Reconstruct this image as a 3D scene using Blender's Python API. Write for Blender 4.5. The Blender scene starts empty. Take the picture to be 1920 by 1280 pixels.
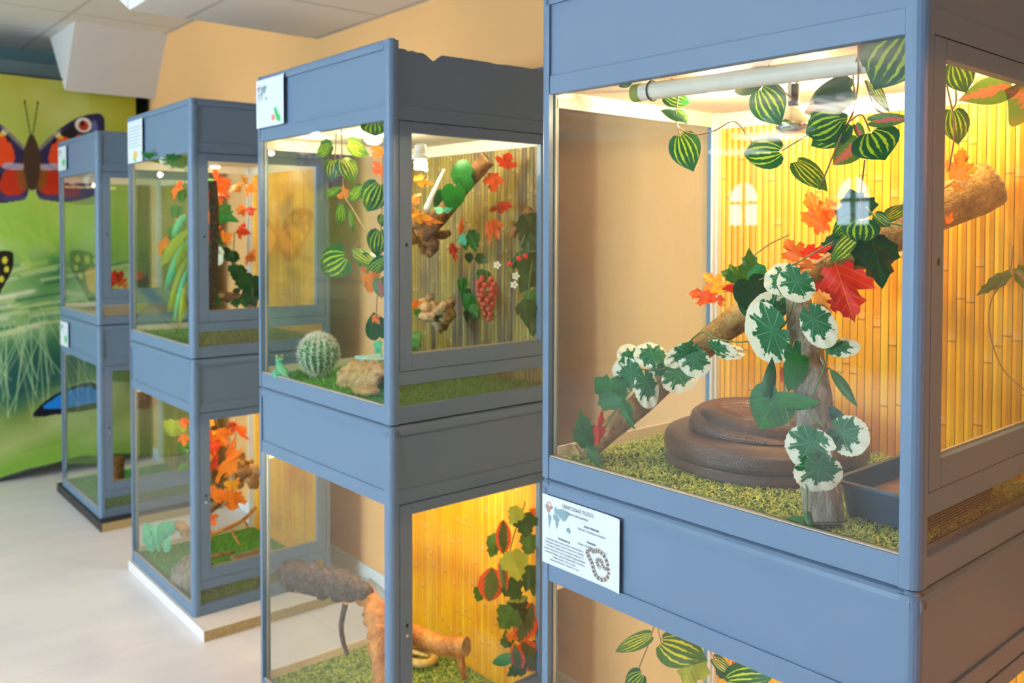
import bpy, math, random
from mathutils import Vector, Matrix
import numpy as np

# ------------------------------------------------------------------ camera, world, lights, exposure
scn = bpy.context.scene
COL = scn.collection
PI = math.pi

def set_cam():
    cd = bpy.data.cameras.new('camera'); co = bpy.data.objects.new('camera', cd); COL.objects.link(co)
    yaw, pitch, roll = 0.7013, 0.0257, 0.0016
    cd.sensor_width = 36.0; cd.sensor_fit = 'HORIZONTAL'
    cd.lens = 36.0*1658.55/1920.0
    cd.shift_y = -163.66/1920.0
    cd.clip_start = 0.02; cd.clip_end = 60
    fwd = Vector((math.sin(yaw), math.cos(yaw), 0)); right = Vector((math.cos(yaw), -math.sin(yaw), 0)); up = Vector((0, 0, 1))
    f2 = fwd*math.cos(pitch)-up*math.sin(pitch); u2 = up*math.cos(pitch)+fwd*math.sin(pitch)
    r = right*math.cos(roll)+u2*math.sin(roll); u3 = u2*math.cos(roll)-right*math.sin(roll)
    m = Matrix(((r.x, u3.x, -f2.x, 0), (r.y, u3.y, -f2.y, 0), (r.z, u3.z, -f2.z, 1.537), (0, 0, 0, 1)))
    co.matrix_world = m
    cd.dof.use_dof = True; cd.dof.focus_distance = 1.5; cd.dof.aperture_fstop = 5.0
    scn.camera = co
set_cam()
scn.view_settings.view_transform = 'Standard'; scn.view_settings.look = 'None'
scn.view_settings.gamma = 1.0; scn.view_settings.use_curve_mapping = False
scn.view_settings.exposure = -0.48
scn.cycles.use_adaptive_sampling = True; scn.cycles.adaptive_threshold = 0.02
scn.cycles.max_bounces = 8; scn.cycles.diffuse_bounces = 4; scn.cycles.glossy_bounces = 4; scn.cycles.transparent_max_bounces = 16
scn.cycles.sample_clamp_indirect = 6.0

w = bpy.data.worlds.new('world'); scn.world = w; w.use_nodes = True
w.node_tree.nodes['Background'].inputs[0].default_value = (0.62, 0.80, 1.0, 1)
w.node_tree.nodes['Background'].inputs[1].default_value = 20.0

def area(name, loc, target, sx, sy, power, color, spread=None):
    d = bpy.data.lights.new(name, 'AREA'); d.shape = 'RECTANGLE'; d.size = sx; d.size_y = sy
    d.energy = power; d.color = color
    if spread: d.spread = spread
    o = bpy.data.objects.new(name, d); COL.objects.link(o); o.location = loc
    dv = Vector(target)-Vector(loc); o.rotation_euler = dv.to_track_quat('-Z', 'Y').to_euler()
    return o
DAY = (0.54, 0.82, 1.0)
XL = -7.0            # left wall of the room
WINS = [(1.4, 1.4), (3.1, 1.4)]   # window centres and widths along the left wall
for i, (wy, ww) in enumerate(WINS):
    area('daylight', (XL-0.12, wy, 1.55), (0, wy, 1.45), ww, 1.5, 330, DAY)
PANELS = [(-1.4, 2.6), (-1.4, 4.4), (-3.5, 3.2), (-4.95, 4.75)]  # the pair nearest the tanks has no fixture, added as fill
for (lx, ly) in PANELS:
    area('hanging_and_fill_light', (lx, ly, 2.43), (lx, ly, 0), 0.55, 0.55, 16, (1.0, 0.80, 0.68))
    area('hanging_and_fill_light', (lx, ly, 2.56), (lx, ly, 4), 0.55, 0.55, 50, (1.0, 0.82, 0.70))  # upward light added to brighten the ceiling

# ------------------------------------------------------------------ materials
def rgb(r, g, b):
    f = lambda c: (c/255/12.92) if c/255 <= 0.04045 else ((c/255+0.055)/1.055)**2.4
    return (f(r), f(g), f(b), 1)

class NT:
    def __init__(s, name):
        s.m = bpy.data.materials.new(name); s.m.use_nodes = True; s.t = s.m.node_tree
        s.b = s.t.nodes['Principled BSDF']; s.out = s.t.nodes['Material Output']
    def n(s, typ, **kw):
        nd = s.t.nodes.new(typ)
        for k, v in kw.items():
            if k == 'ins':
                for kk, vv in v.items():
                    if isinstance(vv, bpy.types.NodeSocket): s.t.links.new(vv, nd.inputs[kk])
                    else: nd.inputs[kk].default_value = vv
            else: setattr(nd, k, v)
        return nd
    def math(s, op, a, b=None, c=None, clamp=False):
        nd = s.t.nodes.new('ShaderNodeMath'); nd.operation = op; nd.use_clamp = clamp
        for i, v in enumerate((a, b, c)):
            if v is None: continue
            if isinstance(v, bpy.types.NodeSocket): s.t.links.new(v, nd.inputs[i])
            else: nd.inputs[i].default_value = v
        return nd.outputs[0]
    def mix(s, fac, a, b, blend='MIX'):
        nd = s.t.nodes.new('ShaderNodeMix'); nd.data_type = 'RGBA'; nd.blend_type = blend
        for i, v in ((0, fac), (6, a), (7, b)):
            if isinstance(v, bpy.types.NodeSocket): s.t.links.new(v, nd.inputs[i])
            else: nd.inputs[i].default_value = v
        return nd.outputs[2]
    def ramp(s, fac, stops, interp='LINEAR'):
        nd = s.t.nodes.new('ShaderNodeValToRGB'); nd.color_ramp.interpolation = interp
        e = nd.color_ramp.elements
        while len(e) < len(stops): e.new(0.5)
        for i, (p, c) in enumerate(stops):
            e[i].position = p; e[i].color = c if len(c) == 4 else tuple(c)+(1,)
        s.t.links.new(fac, nd.inputs[0]); return nd.outputs[0]
    def noise(s, scale, vec=None, detail=3, rough=0.55, out=0):
        nd = s.t.nodes.new('ShaderNodeTexNoise'); nd.inputs['Scale'].default_value = scale
        nd.inputs['Detail'].default_value = detail; nd.inputs['Roughness'].default_value = rough
        if vec is not None: s.t.links.new(vec, nd.inputs['Vector'])
        return nd.outputs[out]
    def obj(s): return s.t.nodes.new('ShaderNodeTexCoord').outputs['Object']
    def uv(s): return s.t.nodes.new('ShaderNodeTexCoord').outputs['UV']
    def sep(s, v):
        nd = s.t.nodes.new('ShaderNodeSeparateXYZ'); s.t.links.new(v, nd.inputs[0]); return nd.outputs
    def comb(s, x=0., y=0., z=0.):
        nd = s.t.nodes.new('ShaderNodeCombineXYZ')
        for i, v in enumerate((x, y, z)):
            if isinstance(v, bpy.types.NodeSocket): s.t.links.new(v, nd.inputs[i])
            else: nd.inputs[i].default_value = v
        return nd.outputs[0]
    def scale(s, v, sc):
        nd = s.t.nodes.new('ShaderNodeMapping'); nd.inputs['Scale'].default_value = sc
        s.t.links.new(v, nd.inputs[0]); return nd.outputs[0]
    def rnd(s): return s.t.nodes.new('ShaderNodeObjectInfo').outputs['Random']
    def col(s, v):
        if isinstance(v, bpy.types.NodeSocket): s.t.links.new(v, s.b.inputs['Base Color'])
        else: s.b.inputs['Base Color'].default_value = v
        return s
    def set(s, rough=None, spec=None, metal=None, coat=None, trans=None):
        for k, v in (('Roughness', rough), ('Specular IOR Level', spec), ('Metallic', metal), ('Coat Weight', coat)):
            if v is None: continue
            if isinstance(v, bpy.types.NodeSocket): s.t.links.new(v, s.b.inputs[k])
            else: s.b.inputs[k].default_value = v
        return s
    def bump(s, h, strength=0.3, dist=0.002):
        nd = s.t.nodes.new('ShaderNodeBump'); nd.inputs['Strength'].default_value = strength
        nd.inputs['Distance'].default_value = dist; s.t.links.new(h, nd.inputs['Height'])
        s.t.links.new(nd.outputs[0], s.b.inputs['Normal']); return s
    def translucent(s, colr, amt):
        tr = s.t.nodes.new('ShaderNodeBsdfTranslucent'); mx = s.t.nodes.new('ShaderNodeMixShader')
        if isinstance(colr, bpy.types.NodeSocket): s.t.links.new(colr, tr.inputs[0])
        else: tr.inputs[0].default_value = colr
        mx.inputs[0].default_value = amt
        s.t.links.new(s.b.outputs[0], mx.inputs[1]); s.t.links.new(tr.outputs[0], mx.inputs[2])
        s.t.links.new(mx.outputs[0], s.out.inputs[0]); return s

M = {}
def plain(name, c, rough=0.5, var=0.08, scale=30, metal=0, spec=0.5, bump=0.0, coat=0):
    t = NT(name); o = t.obj(); nz = t.noise(scale, o)
    dark = tuple(x*(1-var) for x in c[:3])+(1,); lite = tuple(min(1, x*(1+var)) for x in c[:3])+(1,)
    t.col(t.ramp(nz, [(0.3, dark), (0.7, lite)])).set(rough=rough, metal=metal, spec=spec, coat=coat)
    if bump: t.bump(nz, bump)
    M[name] = t.m; return t.m

def emis(name, c, s):
    t = NT(name); t.b.inputs['Emission Color'].default_value = c; t.b.inputs['Emission Strength'].default_value = s
    t.col(c); M[name] = t.m

def mk_paint():
    t = NT('paint'); o = t.obj()
    n1 = t.noise(3, o); n2 = t.noise(260, o, detail=1)
    chips = t.ramp(t.noise(9, t.scale(o, (1, 1, 1)), detail=6), [(0.0, (0, 0, 0)), (0.765, (0, 0, 0)), (0.775, (1, 1, 1))])
    base = t.mix(n1, (0.116, 0.190, 0.290, 1), (0.132, 0.211, 0.316, 1))
    t.col(t.mix(chips, base, (0.6, 0.55, 0.5, 1))).set(rough=0.42, spec=0.4).bump(n2, 0.12, 0.0008)
    M['paint'] = t.m
mk_paint()

def mk_glass():
    t = NT('glass'); t.t.nodes.remove(t.b)
    tr = t.n('ShaderNodeBsdfTransparent'); tr.inputs[0].default_value = (0.95, 0.97, 0.96, 1)
    gl = t.n('ShaderNodeBsdfGlossy'); gl.inputs['Roughness'].default_value = 0.0; gl.inputs[0].default_value = (1, 1, 1, 1)
    fr = t.n('ShaderNodeFresnel'); fr.inputs[0].default_value = 1.5
    geo = t.n('ShaderNodeNewGeometry')
    fac = t.math('MULTIPLY', fr.outputs[0], t.math('SUBTRACT', 1.0, geo.outputs['Backfacing']))
    fac = t.math('MULTIPLY', fac, 1.05, clamp=True)
    mx = t.n('ShaderNodeMixShader'); t.t.links.new(fac, mx.inputs[0]); t.t.links.new(tr.outputs[0], mx.inputs[1]); t.t.links.new(gl.outputs[0], mx.inputs[2])
    # a light film of dust on the pane
    df = t.n('ShaderNodeBsdfDiffuse'); df.inputs[0].default_value = (0.8, 0.82, 0.84, 1)
    dn = t.ramp(t.noise(14, t.obj(), detail=5), [(0.3, (0.002,)*3), (0.8, (0.010,)*3)])
    m2 = t.n('ShaderNodeMixShader'); t.t.links.new(dn, m2.inputs[0]); t.t.links.new(mx.outputs[0], m2.inputs[1]); t.t.links.new(df.outputs[0], m2.inputs[2])
    t.t.links.new(m2.outputs[0], t.out.inputs[0]); M['glass'] = t.m
mk_glass()

def mk_bamboo(name, cols, seam, gloss, streak=0.0, dark=(0.1, 0.05, 0.01)):
    # strips run up the wall; y is along the row. Each strip takes its own tone
    t = NT(name); o = t.obj(); X = t.sep(o)
    sid = t.math('FLOOR', t.math('DIVIDE', X[1], 0.0172))
    wn = t.n('ShaderNodeTexWhiteNoise', noise_dimensions='1D'); t.t.links.new(sid, wn.inputs['W'])
    r = wn.outputs['Value']
    nz = t.noise(6, t.comb(X[0], t.math('MULTIPLY', X[1], 3.0), t.math('MULTIPLY_ADD', X[2], 0.8, t.math('MULTIPLY', r, 9.0))), detail=5)
    fac = t.math('ADD', t.math('MULTIPLY', r, 0.35), t.math('MULTIPLY', nz, 0.75))
    c = t.ramp(fac, [(0.15, cols[0]), (0.45, cols[1]), (0.85, cols[2])])
    fine = t.noise(1, t.comb(0., t.math('MULTIPLY', X[1], 900.0), t.math('MULTIPLY', X[2], 12.0)), detail=2)
    c = t.mix(t.math('MULTIPLY', fine, 0.25), c, cols[3])
    zz = t.math('FRACT', t.math('DIVIDE', t.math('MULTIPLY_ADD', r, 1.7, X[2]), 0.31))
    node = t.math('LESS_THAN', zz, 0.012)
    node2 = t.math('MULTIPLY', t.math('LESS_THAN', zz, 0.06), t.math('GREATER_THAN', zz, 0.012))
    c = t.mix(t.math('MULTIPLY', node, 0.6), c, tuple(dark)+(1,))
    c = t.mix(t.math('MULTIPLY', node2, 0.22), c, (0.85, 0.55, 0.25, 1))
    if streak:
        st = t.ramp(t.noise(1, t.comb(0., t.math('MULTIPLY', X[1], 26.0), t.math('MULTIPLY', X[2], 2.2)), detail=4), [(0.48, (0, 0, 0)), (0.62, (1, 1, 1))])
        c = t.mix(t.math('MULTIPLY', st, streak), c, tuple(dark)+(1,))
    fr = t.math('FRACT', t.math('DIVIDE', X[1], 0.0172))
    edge = t.math('GREATER_THAN', t.math('ABSOLUTE', t.math('SUBTRACT', fr, 0.5)), 0.462)
    c = t.mix(t.math('MULTIPLY', edge, seam), c, tuple(dark)+(1,))
    t.col(c).set(rough=gloss).bump(t.math('ADD', nz, t.math('MULTIPLY', node2, 0.8)), 0.35, 0.002)
    M[name] = t.m
mk_bamboo('bamboo_gold', [(0.58, 0.19, 0.005, 1), (0.84, 0.38, 0.006, 1), (0.94, 0.56, 0.03, 1), (0.74, 0.30, 0.008, 1)], 0.9, 0.38, dark=(0.22, 0.08, 0.01))
mk_bamboo('bamboo_olive', [(0.07, 0.04, 0.002, 1), (0.24, 0.165, 0.004, 1), (0.44, 0.33, 0.015, 1), (0.16, 0.09, 0.003, 1)], 0.6, 0.5, streak=0.85, dark=(0.05, 0.02, 0.004))
mk_bamboo('bamboo_amber', [(0.65, 0.20, 0.004, 1), (0.85, 0.38, 0.006, 1), (0.92, 0.54, 0.012, 1), (0.82, 0.33, 0.006, 1)], 0.35, 0.22, streak=0.12, dark=(0.35, 0.09, 0.005))

# leaf materials: UV is the flat leaf (x across -0.5..0.5 stored +0.5, y 0 base .. 1 tip)
def leafbase(name):
    t = NT(name); u = t.uv(); S = t.sep(u)
    x = t.math('SUBTRACT', S[0], 0.5); y = S[1]
    return t, x, y, t.math('ABSOLUTE', x)
def finish_leaf(t, c, rough=0.4, tr=0.3, name=None):
    t.col(c).set(rough=rough, spec=0.28)
    t.translucent(c, tr); M[name] = t.m

def mk_striped(name, g1, g2, yel):
    t, x, y, ax = leafbase(name)
    env = t.math('POWER', t.math('SINE', t.math('MULTIPLY', t.math('ADD', t.math('MULTIPLY', y, 0.9), 0.06), PI), None), 0.75)
    q = t.math('DIVIDE', ax, t.math('MAXIMUM', env, 0.08))
    nz = t.noise(9, t.uv(), detail=4)
    ph = t.math('ADD', t.math('MULTIPLY', q, 38.0), t.math('MULTIPLY', nz, 3.4))
    st = t.math('SINE', ph)
    st = t.math('SUBTRACT', st, t.math('MULTIPLY', t.math('POWER', y, 4.0), 1.6))
    st = t.math('SUBTRACT', st, t.math('MULTIPLY', t.math('POWER', q, 4.0), 18.0))
    st = t.math('ADD', st, t.math('MULTIPLY', t.math('SUBTRACT', t.noise(5, t.uv(), detail=5), 0.5), 1.6))
    st = t.ramp(st, [(0.12, (0, 0, 0)), (0.55, (1, 1, 1))])
    g = t.mix(nz, g1, g2)
    c = t.mix(st, g, yel)
    finish_leaf(t, c, 0.32, 0.25, name)
mk_striped('leaf_striped', (0.003, 0.045, 0.008, 1), (0.008, 0.11, 0.022, 1), (0.36, 0.52, 0.012, 1))
mk_striped('leaf_striped_yellow', (0.03, 0.10, 0.01, 1), (0.08, 0.2, 0.02, 1), (0.68, 0.62, 0.03, 1))

def mk_varieg():
    name = 'leaf_variegated'; t, x, y, ax = leafbase(name)
    yy = t.math('SUBTRACT', y, 0.34)
    ang = t.math('ARCTAN2', x, yy)
    r = t.math('SQRT', t.math('ADD', t.math('MULTIPLY', x, x), t.math('MULTIPLY', yy, yy)))
    lob = t.math('ABSOLUTE', t.math('SINE', t.math('MULTIPLY', ang, 4.5)))
    fin = t.math('ABSOLUTE', t.math('SINE', t.math('MULTIPLY', ang, 16.0)))
    nz = t.noise(7, t.uv(), detail=5)
    lim = t.math('ADD', t.math('ADD', 0.22, t.math('MULTIPLY', lob, -0.12)), t.math('ADD', t.math('MULTIPLY', fin, 0.05), t.math('MULTIPLY', nz, 0.46)))
    white = t.ramp(t.math('SUBTRACT', r, lim), [(0.0, (0, 0, 0)), (0.02, (1, 1, 1))])
    n2 = t.noise(4, t.uv())
    g = t.mix(n2, (0.003, 0.075, 0.012, 1), (0.025, 0.19, 0.07, 1))
    vein = t.math('LESS_THAN', t.math('ABSOLUTE', t.math('SINE', t.math('MULTIPLY', ang, 4.0))), 0.07)
    g = t.mix(t.math('MULTIPLY', vein, 0.7), g, (0.30, 0.58, 0.34, 1))
    w_ = t.mix(n2, (0.78, 0.80, 0.66, 1), (0.86, 0.80, 0.58, 1))
    finish_leaf(t, t.mix(white, g, w_), 0.5, 0.18, name)
mk_varieg()

def mk_simple_leaf(name, c1, c2, cv, tr=0.3, rough=0.4, edge=None, nsc=3, eth=0.88):
    t, x, y, ax = leafbase(name)
    nz = t.noise(nsc, t.uv(), detail=4)
    rr = t.rnd()
    f = t.math('ADD', t.math('MULTIPLY', nz, 0.7), t.math('MULTIPLY', rr, 0.4))
    c = t.ramp(f, [(0.3, c1), (0.75, c2)])
    vy = t.math('FRACT', t.math('MULTIPLY', t.math('SUBTRACT', y, t.math('MULTIPLY', ax, 0.9)), 6.0))
    vein = t.math('MAXIMUM', t.math('LESS_THAN', ax, 0.008), t.math('LESS_THAN', vy, 0.07))
    c = t.mix(t.math('MULTIPLY', vein, 0.5), c, cv)
    if edge:
        qq = t.math('DIVIDE', ax, t.math('MAXIMUM', t.math('MULTIPLY', t.math('SINE', t.math('MULTIPLY', t.math('ADD', y, 0.02), 3.0)), 0.46), 0.03))
        em = t.ramp(t.math('ADD', t.math('ADD', qq, t.math('MULTIPLY', nz, 0.7)), t.math('MULTIPLY', t.math('SINE', t.math('MULTIPLY', t.math('SUBTRACT', y, t.math('MULTIPLY', ax, 0.9)), 38.0)), 0.12)), [(eth, (0, 0, 0)), (eth+0.14, (1, 1, 1))])
        c = t.mix(em, c, edge)
    finish_leaf(t, c, rough, tr, name)
mk_simple_leaf('leaf_maple', (0.85, 0.07, 0.008, 1), (0.95, 0.26, 0.015, 1), (0.95, 0.4, 0.05, 1), 0.4)
mk_simple_leaf('leaf_maple_red', (0.45, 0.004, 0.002, 1), (0.78, 0.035, 0.004, 1), (0.9, 0.3, 0.05, 1), 0.4)
mk_simple_leaf('leaf_maple_amber', (0.9, 0.25, 0.01, 1), (0.95, 0.5, 0.04, 1), (0.95, 0.7, 0.1, 1), 0.4)
mk_simple_leaf('leaf_green', (0.004, 0.075, 0.012, 1), (0.015, 0.20, 0.022, 1), (0.07, 0.30, 0.05, 1), 0.25)
mk_simple_leaf('leaf_dark', (0.003, 0.03, 0.005, 1), (0.008, 0.08, 0.010, 1), (0.03, 0.12, 0.02, 1), 0.2)
mk_simple_leaf('leaf_lime', (0.25, 0.32, 0.02, 1), (0.45, 0.5, 0.05, 1), (0.6, 0.62, 0.12, 1), 0.3)
mk_simple_leaf('leaf_ivy', (0.012, 0.10, 0.006, 1), (0.08, 0.20, 0.012, 1), (0.15, 0.28, 0.03, 1), 0.25)
mk_simple_leaf('leaf_pink', (0.55, 0.07, 0.10, 1), (0.35, 0.12, 0.06, 1), (0.6, 0.2, 0.12, 1), 0.2, edge=(0.07, 0.16, 0.02, 1), eth=0.62)
mk_simple_leaf('leaf_croton', (0.04, 0.08, 0.015, 1), (0.09, 0.13, 0.02, 1), (0.12, 0.2, 0.04, 1), 0.25, edge=(0.75, 0.08, 0.01, 1))
mk_simple_leaf('leaf_mint', (0.05, 0.4, 0.18, 1), (0.12, 0.55, 0.3, 1), (0.3, 0.7, 0.45, 1), 0.2)

def mk_bark(name, c1, c2, c3, sc=14, stretch=(1, 1, 1), bump=0.8, rough=0.75):
    t = NT(name); o = t.scale(t.obj(), stretch)
    n1 = t.noise(sc, o, detail=6, rough=0.65); n2 = t.noise(sc*5, o, detail=4)
    t.col(t.ramp(t.math('ADD', t.math('MULTIPLY', n1, 0.7), t.math('MULTIPLY', n2, 0.3)), [(0.32, c1), (0.5, c2), (0.7, c3)])).set(rough=rough).bump(t.math('ADD', n1, n2), bump, 0.006)
    M[name] = t.m
mk_bark('bark_ochre', (0.07, 0.03, 0.010, 1), (0.34, 0.17, 0.035, 1), (0.62, 0.40, 0.12, 1), 24, (1, 1, 1), 1.0, 0.55)
mk_bark('bark_grey', (0.06, 0.045, 0.03, 1), (0.25, 0.20, 0.14, 1), (0.55, 0.50, 0.42, 1), 45, (1, 1, 0.35))
mk_bark('bark_dark', (0.012, 0.008, 0.006, 1), (0.07, 0.045, 0.035, 1), (0.26, 0.19, 0.15, 1), 75)
mk_bark('bark_tan', (0.12, 0.06, 0.02, 1), (0.48, 0.29, 0.12, 1), (0.75, 0.55, 0.30, 1), 34)
mk_bark('wood_orange', (0.10, 0.025, 0.004, 1), (0.50, 0.16, 0.012, 1), (0.80, 0.38, 0.06, 1), 22, rough=0.4)
mk_bark('driftwood', (0.03, 0.012, 0.004, 1), (0.22, 0.09, 0.02, 1), (0.5, 0.26, 0.07, 1), 40)
mk_bark('stone', (0.2, 0.18, 0.15, 1), (0.42, 0.38, 0.32, 1), (0.6, 0.56, 0.5, 1), 22, bump=0.4)
mk_bark('chipboard', (0.22, 0.15, 0.05, 1), (0.42, 0.32, 0.14, 1), (0.6, 0.5, 0.28, 1), 160, bump=0.3)
mk_bark('marble', (0.3, 0.2, 0.17, 1), (0.62, 0.55, 0.52, 1), (0.8, 0.76, 0.74, 1), 45, bump=0.05, rough=0.3)

def mk_snake():
    t = NT('snake_skin'); u = t.uv(); S = t.sep(u)
    a = t.math('SINE', t.math('MULTIPLY', t.math('ADD', S[0], t.math('MULTIPLY', S[1], 0.16)), 620.0))
    b = t.math('SINE', t.math('MULTIPLY', t.math('SUBTRACT', S[0], t.math('MULTIPLY', S[1], 0.16)), 620.0))
    ab = t.math('MULTIPLY', a, b)
    nz = t.noise(7, t.obj(), detail=3)
    c = t.ramp(nz, [(0.3, (0.075, 0.030, 0.015, 1)), (0.7, (0.15, 0.060, 0.026, 1))])
    c = t.mix(t.math('MULTIPLY', t.math('LESS_THAN', ab, -0.1), 0.6), c, (0.04, 0.03, 0.03, 1))
    t.col(c).set(rough=0.30, spec=0.7).bump(ab, 0.5, 0.001); M['snake_skin'] = t.m
mk_snake()

def mk_floor():
    t = NT('floor_vinyl'); o = t.obj()
    n1 = t.noise(1.3, t.scale(o, (1, 2.2, 1)), detail=5); n2 = t.noise(40, o, detail=3)
    c = t.ramp(n1, [(0.3, (0.72, 0.72, 0.77, 1)), (0.7, (0.84, 0.83, 0.86, 1))])
    c = t.mix(t.math('MULTIPLY', n2, 0.12), c, (0.6, 0.57, 0.58, 1))
    X = t.sep(o)
    sx = t.math('LESS_THAN', t.math('ABSOLUTE', t.math('SUBTRACT', t.math('FRACT', t.math('DIVIDE', X[0], 1.1)), 0.5)), 0.0016)
    sy = t.math('LESS_THAN', t.math('ABSOLUTE', t.math('SUBTRACT', t.math('FRACT', t.math('DIVIDE', X[1], 1.35)), 0.5)), 0.0013)
    c = t.mix(t.math('MULTIPLY', t.math('MAXIMUM', sx, sy), 0.25), c, (0.35, 0.33, 0.33, 1))
    t.col(c).set(rough=0.38, spec=0.35); M['floor_vinyl'] = t.m
mk_floor()
def mk_wall(name, c):
    t = NT(name); o = t.obj(); n = t.noise(1.2, o, detail=2); f = t.noise(420, o, detail=2)
    d = tuple(x*0.93 for x in c[:3])+(1,)
    t.col(t.mix(n, c, d)).set(rough=0.85, spec=0.2).bump(f, 0.25, 0.001); M[name] = t.m
mk_wall('wall_apricot', (0.93, 0.49, 0.19, 1))
mk_wall('wall_teal', (0.20, 0.33, 0.33, 1))
mk_wall('wall_white', (0.72, 0.66, 0.60, 1))
mk_wall('wall_umber', (0.30, 0.11, 0.05, 1))
mk_wall('wall_sage', (0.10, 0.14, 0.11, 1))
def mk_ceiling():
    t = NT('ceiling_tile'); o = t.obj(); X = t.sep(o)
    n = t.noise(300, o, detail=2)
    c = t.mix(n, (0.88, 0.83, 0.77, 1), (0.80, 0.74, 0.68, 1))
    def line(v, off):
        return t.math('LESS_THAN', t.math('ABSOLUTE', t.math('SUBTRACT', t.math('FRACT', t.math('DIVIDE', t.math('ADD', v, off), 0.6)), 0.5)), 0.018)
    g = t.math('MAXIMUM', line(X[0], 0.12), line(X[1], 0.10))
    t.col(t.mix(t.math('MULTIPLY', g, 0.5), c, (0.42, 0.40, 0.38, 1))).set(rough=0.9, spec=0.1).bump(n, 0.2, 0.001); M['ceiling_tile'] = t.m
mk_ceiling()

plain('cream_panel', (0.80, 0.72, 0.58, 1), 0.55, 0.04)
plain('beige_trim', (0.50, 0.44, 0.33, 1), 0.6, 0.06)
plain('white_metal', (0.72, 0.74, 0.76, 1), 0.35, 0.04)
plain('pvc', (0.72, 0.66, 0.56, 1), 0.4, 0.04)
plain('paper', (0.66, 0.72, 0.76, 1), 0.6, 0.02)
plain('ink_grey', (0.14, 0.15, 0.17, 1), 0.7, 0.03)
plain('ink_dark', (0.04, 0.045, 0.05, 1), 0.7, 0.03)
plain('ink_map', (0.20, 0.32, 0.36, 1), 0.7, 0.03)
plain('ink_red', (0.85, 0.22, 0.18, 1), 0.7, 0.03)
plain('ink_green', (0.05, 0.45, 0.12, 1), 0.7, 0.03)
plain('ink_pale', (0.42, 0.40, 0.38, 1), 0.7, 0.1)
plain('ink_brown', (0.16, 0.11, 0.09, 1), 0.7, 0.1)
plain('ink_yellow', (0.75, 0.5, 0.1, 1), 0.7, 0.1)
plain('black_plastic', (0.012, 0.012, 0.014, 1), 0.4, 0.1)
plain('tray_blue', (0.018, 0.045, 0.080, 1), 0.35, 0.1, bump=0.1)
plain('tray_beige', (0.42, 0.34, 0.25, 1), 0.4, 0.1)
plain('litter', (0.20, 0.11, 0.06, 1), 0.9, 0.3, 60, bump=0.5)
plain('stem_brown', (0.25, 0.12, 0.04, 1), 0.5, 0.1)
plain('stem_green', (0.10, 0.18, 0.04, 1), 0.5, 0.1)
plain('chrome', (0.75, 0.75, 0.76, 1), 0.15, 0.02, metal=1)
plain('ceramic', (0.75, 0.70, 0.62, 1), 0.3, 0.03)
plain('board_white', (0.80, 0.76, 0.72, 1), 0.45, 0.03)
plain('board_black', (0.018, 0.018, 0.022, 1), 0.5, 0.05)
plain('base_grey', (0.20, 0.24, 0.28, 1), 0.5, 0.05)
plain('mat_green', (0.04, 0.13, 0.008, 1), 0.8, 0.3, 60)
plain('mat_bright', (0.02, 0.20, 0.01, 1), 0.8, 0.3, 60)
plain('cable_white', (0.8, 0.78, 0.74, 1), 0.4, 0.02)
plain('grape', (0.50, 0.05, 0.03, 1), 0.22, 0.25, 90, spec=0.6)
plain('berry', (0.7, 0.01, 0.01, 1), 0.25, 0.1)
plain('petal', (0.9, 0.9, 0.88, 1), 0.6, 0.02)
plain('pollen', (0.75, 0.6, 0.05, 1), 0.6, 0.05)
plain('toad_green', (0.10, 0.42, 0.22, 1), 0.45, 0.15, 60)
plain('snake_yellow', (0.62, 0.40, 0.10, 1), 0.4, 0.25, 50)
plain('curtain_dark', (0.01, 0.04, 0.025, 1), 0.8, 0.1)
plain('rail_pale', (0.36, 0.47, 0.48, 1), 0.6, 0.05)
plain('fabric_dark', (0.03, 0.04, 0.035, 1), 0.8, 0.2)
plain('mint_stone', (0.35, 0.60, 0.52, 1), 0.5, 0.1)
plain('frame_white', (0.78, 0.8, 0.82, 1), 0.5, 0.02)
plain('spine', (0.85, 0.86, 0.72, 1), 0.6, 0.05)
plain('cactus_green', (0.04, 0.20, 0.07, 1), 0.55, 0.25, 40)
def mk_blade(name, c1, c2):
    t = NT(name); o = t.obj()
    t.col(t.ramp(t.noise(90, o, detail=2), [(0.35, c1), (0.65, c2)])).set(rough=0.6); M[name] = t.m
mk_blade('blade_olive', (0.16, 0.32, 0.012, 1), (0.70, 0.74, 0.14, 1))
mk_blade('blade_green', (0.02, 0.25, 0.012, 1), (0.14, 0.45, 0.03, 1))
mk_blade('blade_moss', (0.10, 0.28, 0.01, 1), (0.32, 0.46, 0.03, 1))
emis('lamp_warm', (1.0, 0.72, 0.32, 1), 14.0)
emis('lamp_white', (1.0, 0.93, 0.78, 1), 14.0)
emis('panel_light', (1.0, 0.97, 0.95, 1), 9.0)

def mk_mesh_wire():
    # fine wire mesh as holes in the sheet
    t = NT('wire_mesh'); X = t.sep(t.obj())
    def ln(v): return t.math('GREATER_THAN', t.math('ABSOLUTE', t.math('SUBTRACT', t.math('FRACT', t.math('DIVIDE', v, 0.0042)), 0.5)), 0.385)
    g = t.math('MAXIMUM', ln(X[0]), ln(X[2]))
    tr = t.n('ShaderNodeBsdfTransparent'); mx = t.n('ShaderNodeMixShader')
    t.col((0.24, 0.22, 0.20, 1)).set(rough=0.45, metal=0.3)
    t.t.links.new(g, mx.inputs[0]); t.t.links.new(tr.outputs[0], mx.inputs[1]); t.t.links.new(t.b.outputs[0], mx.inputs[2]); t.t.links.new(mx.outputs[0], t.out.inputs[0])
    M['wire_mesh'] = t.m
mk_mesh_wire()

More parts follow.
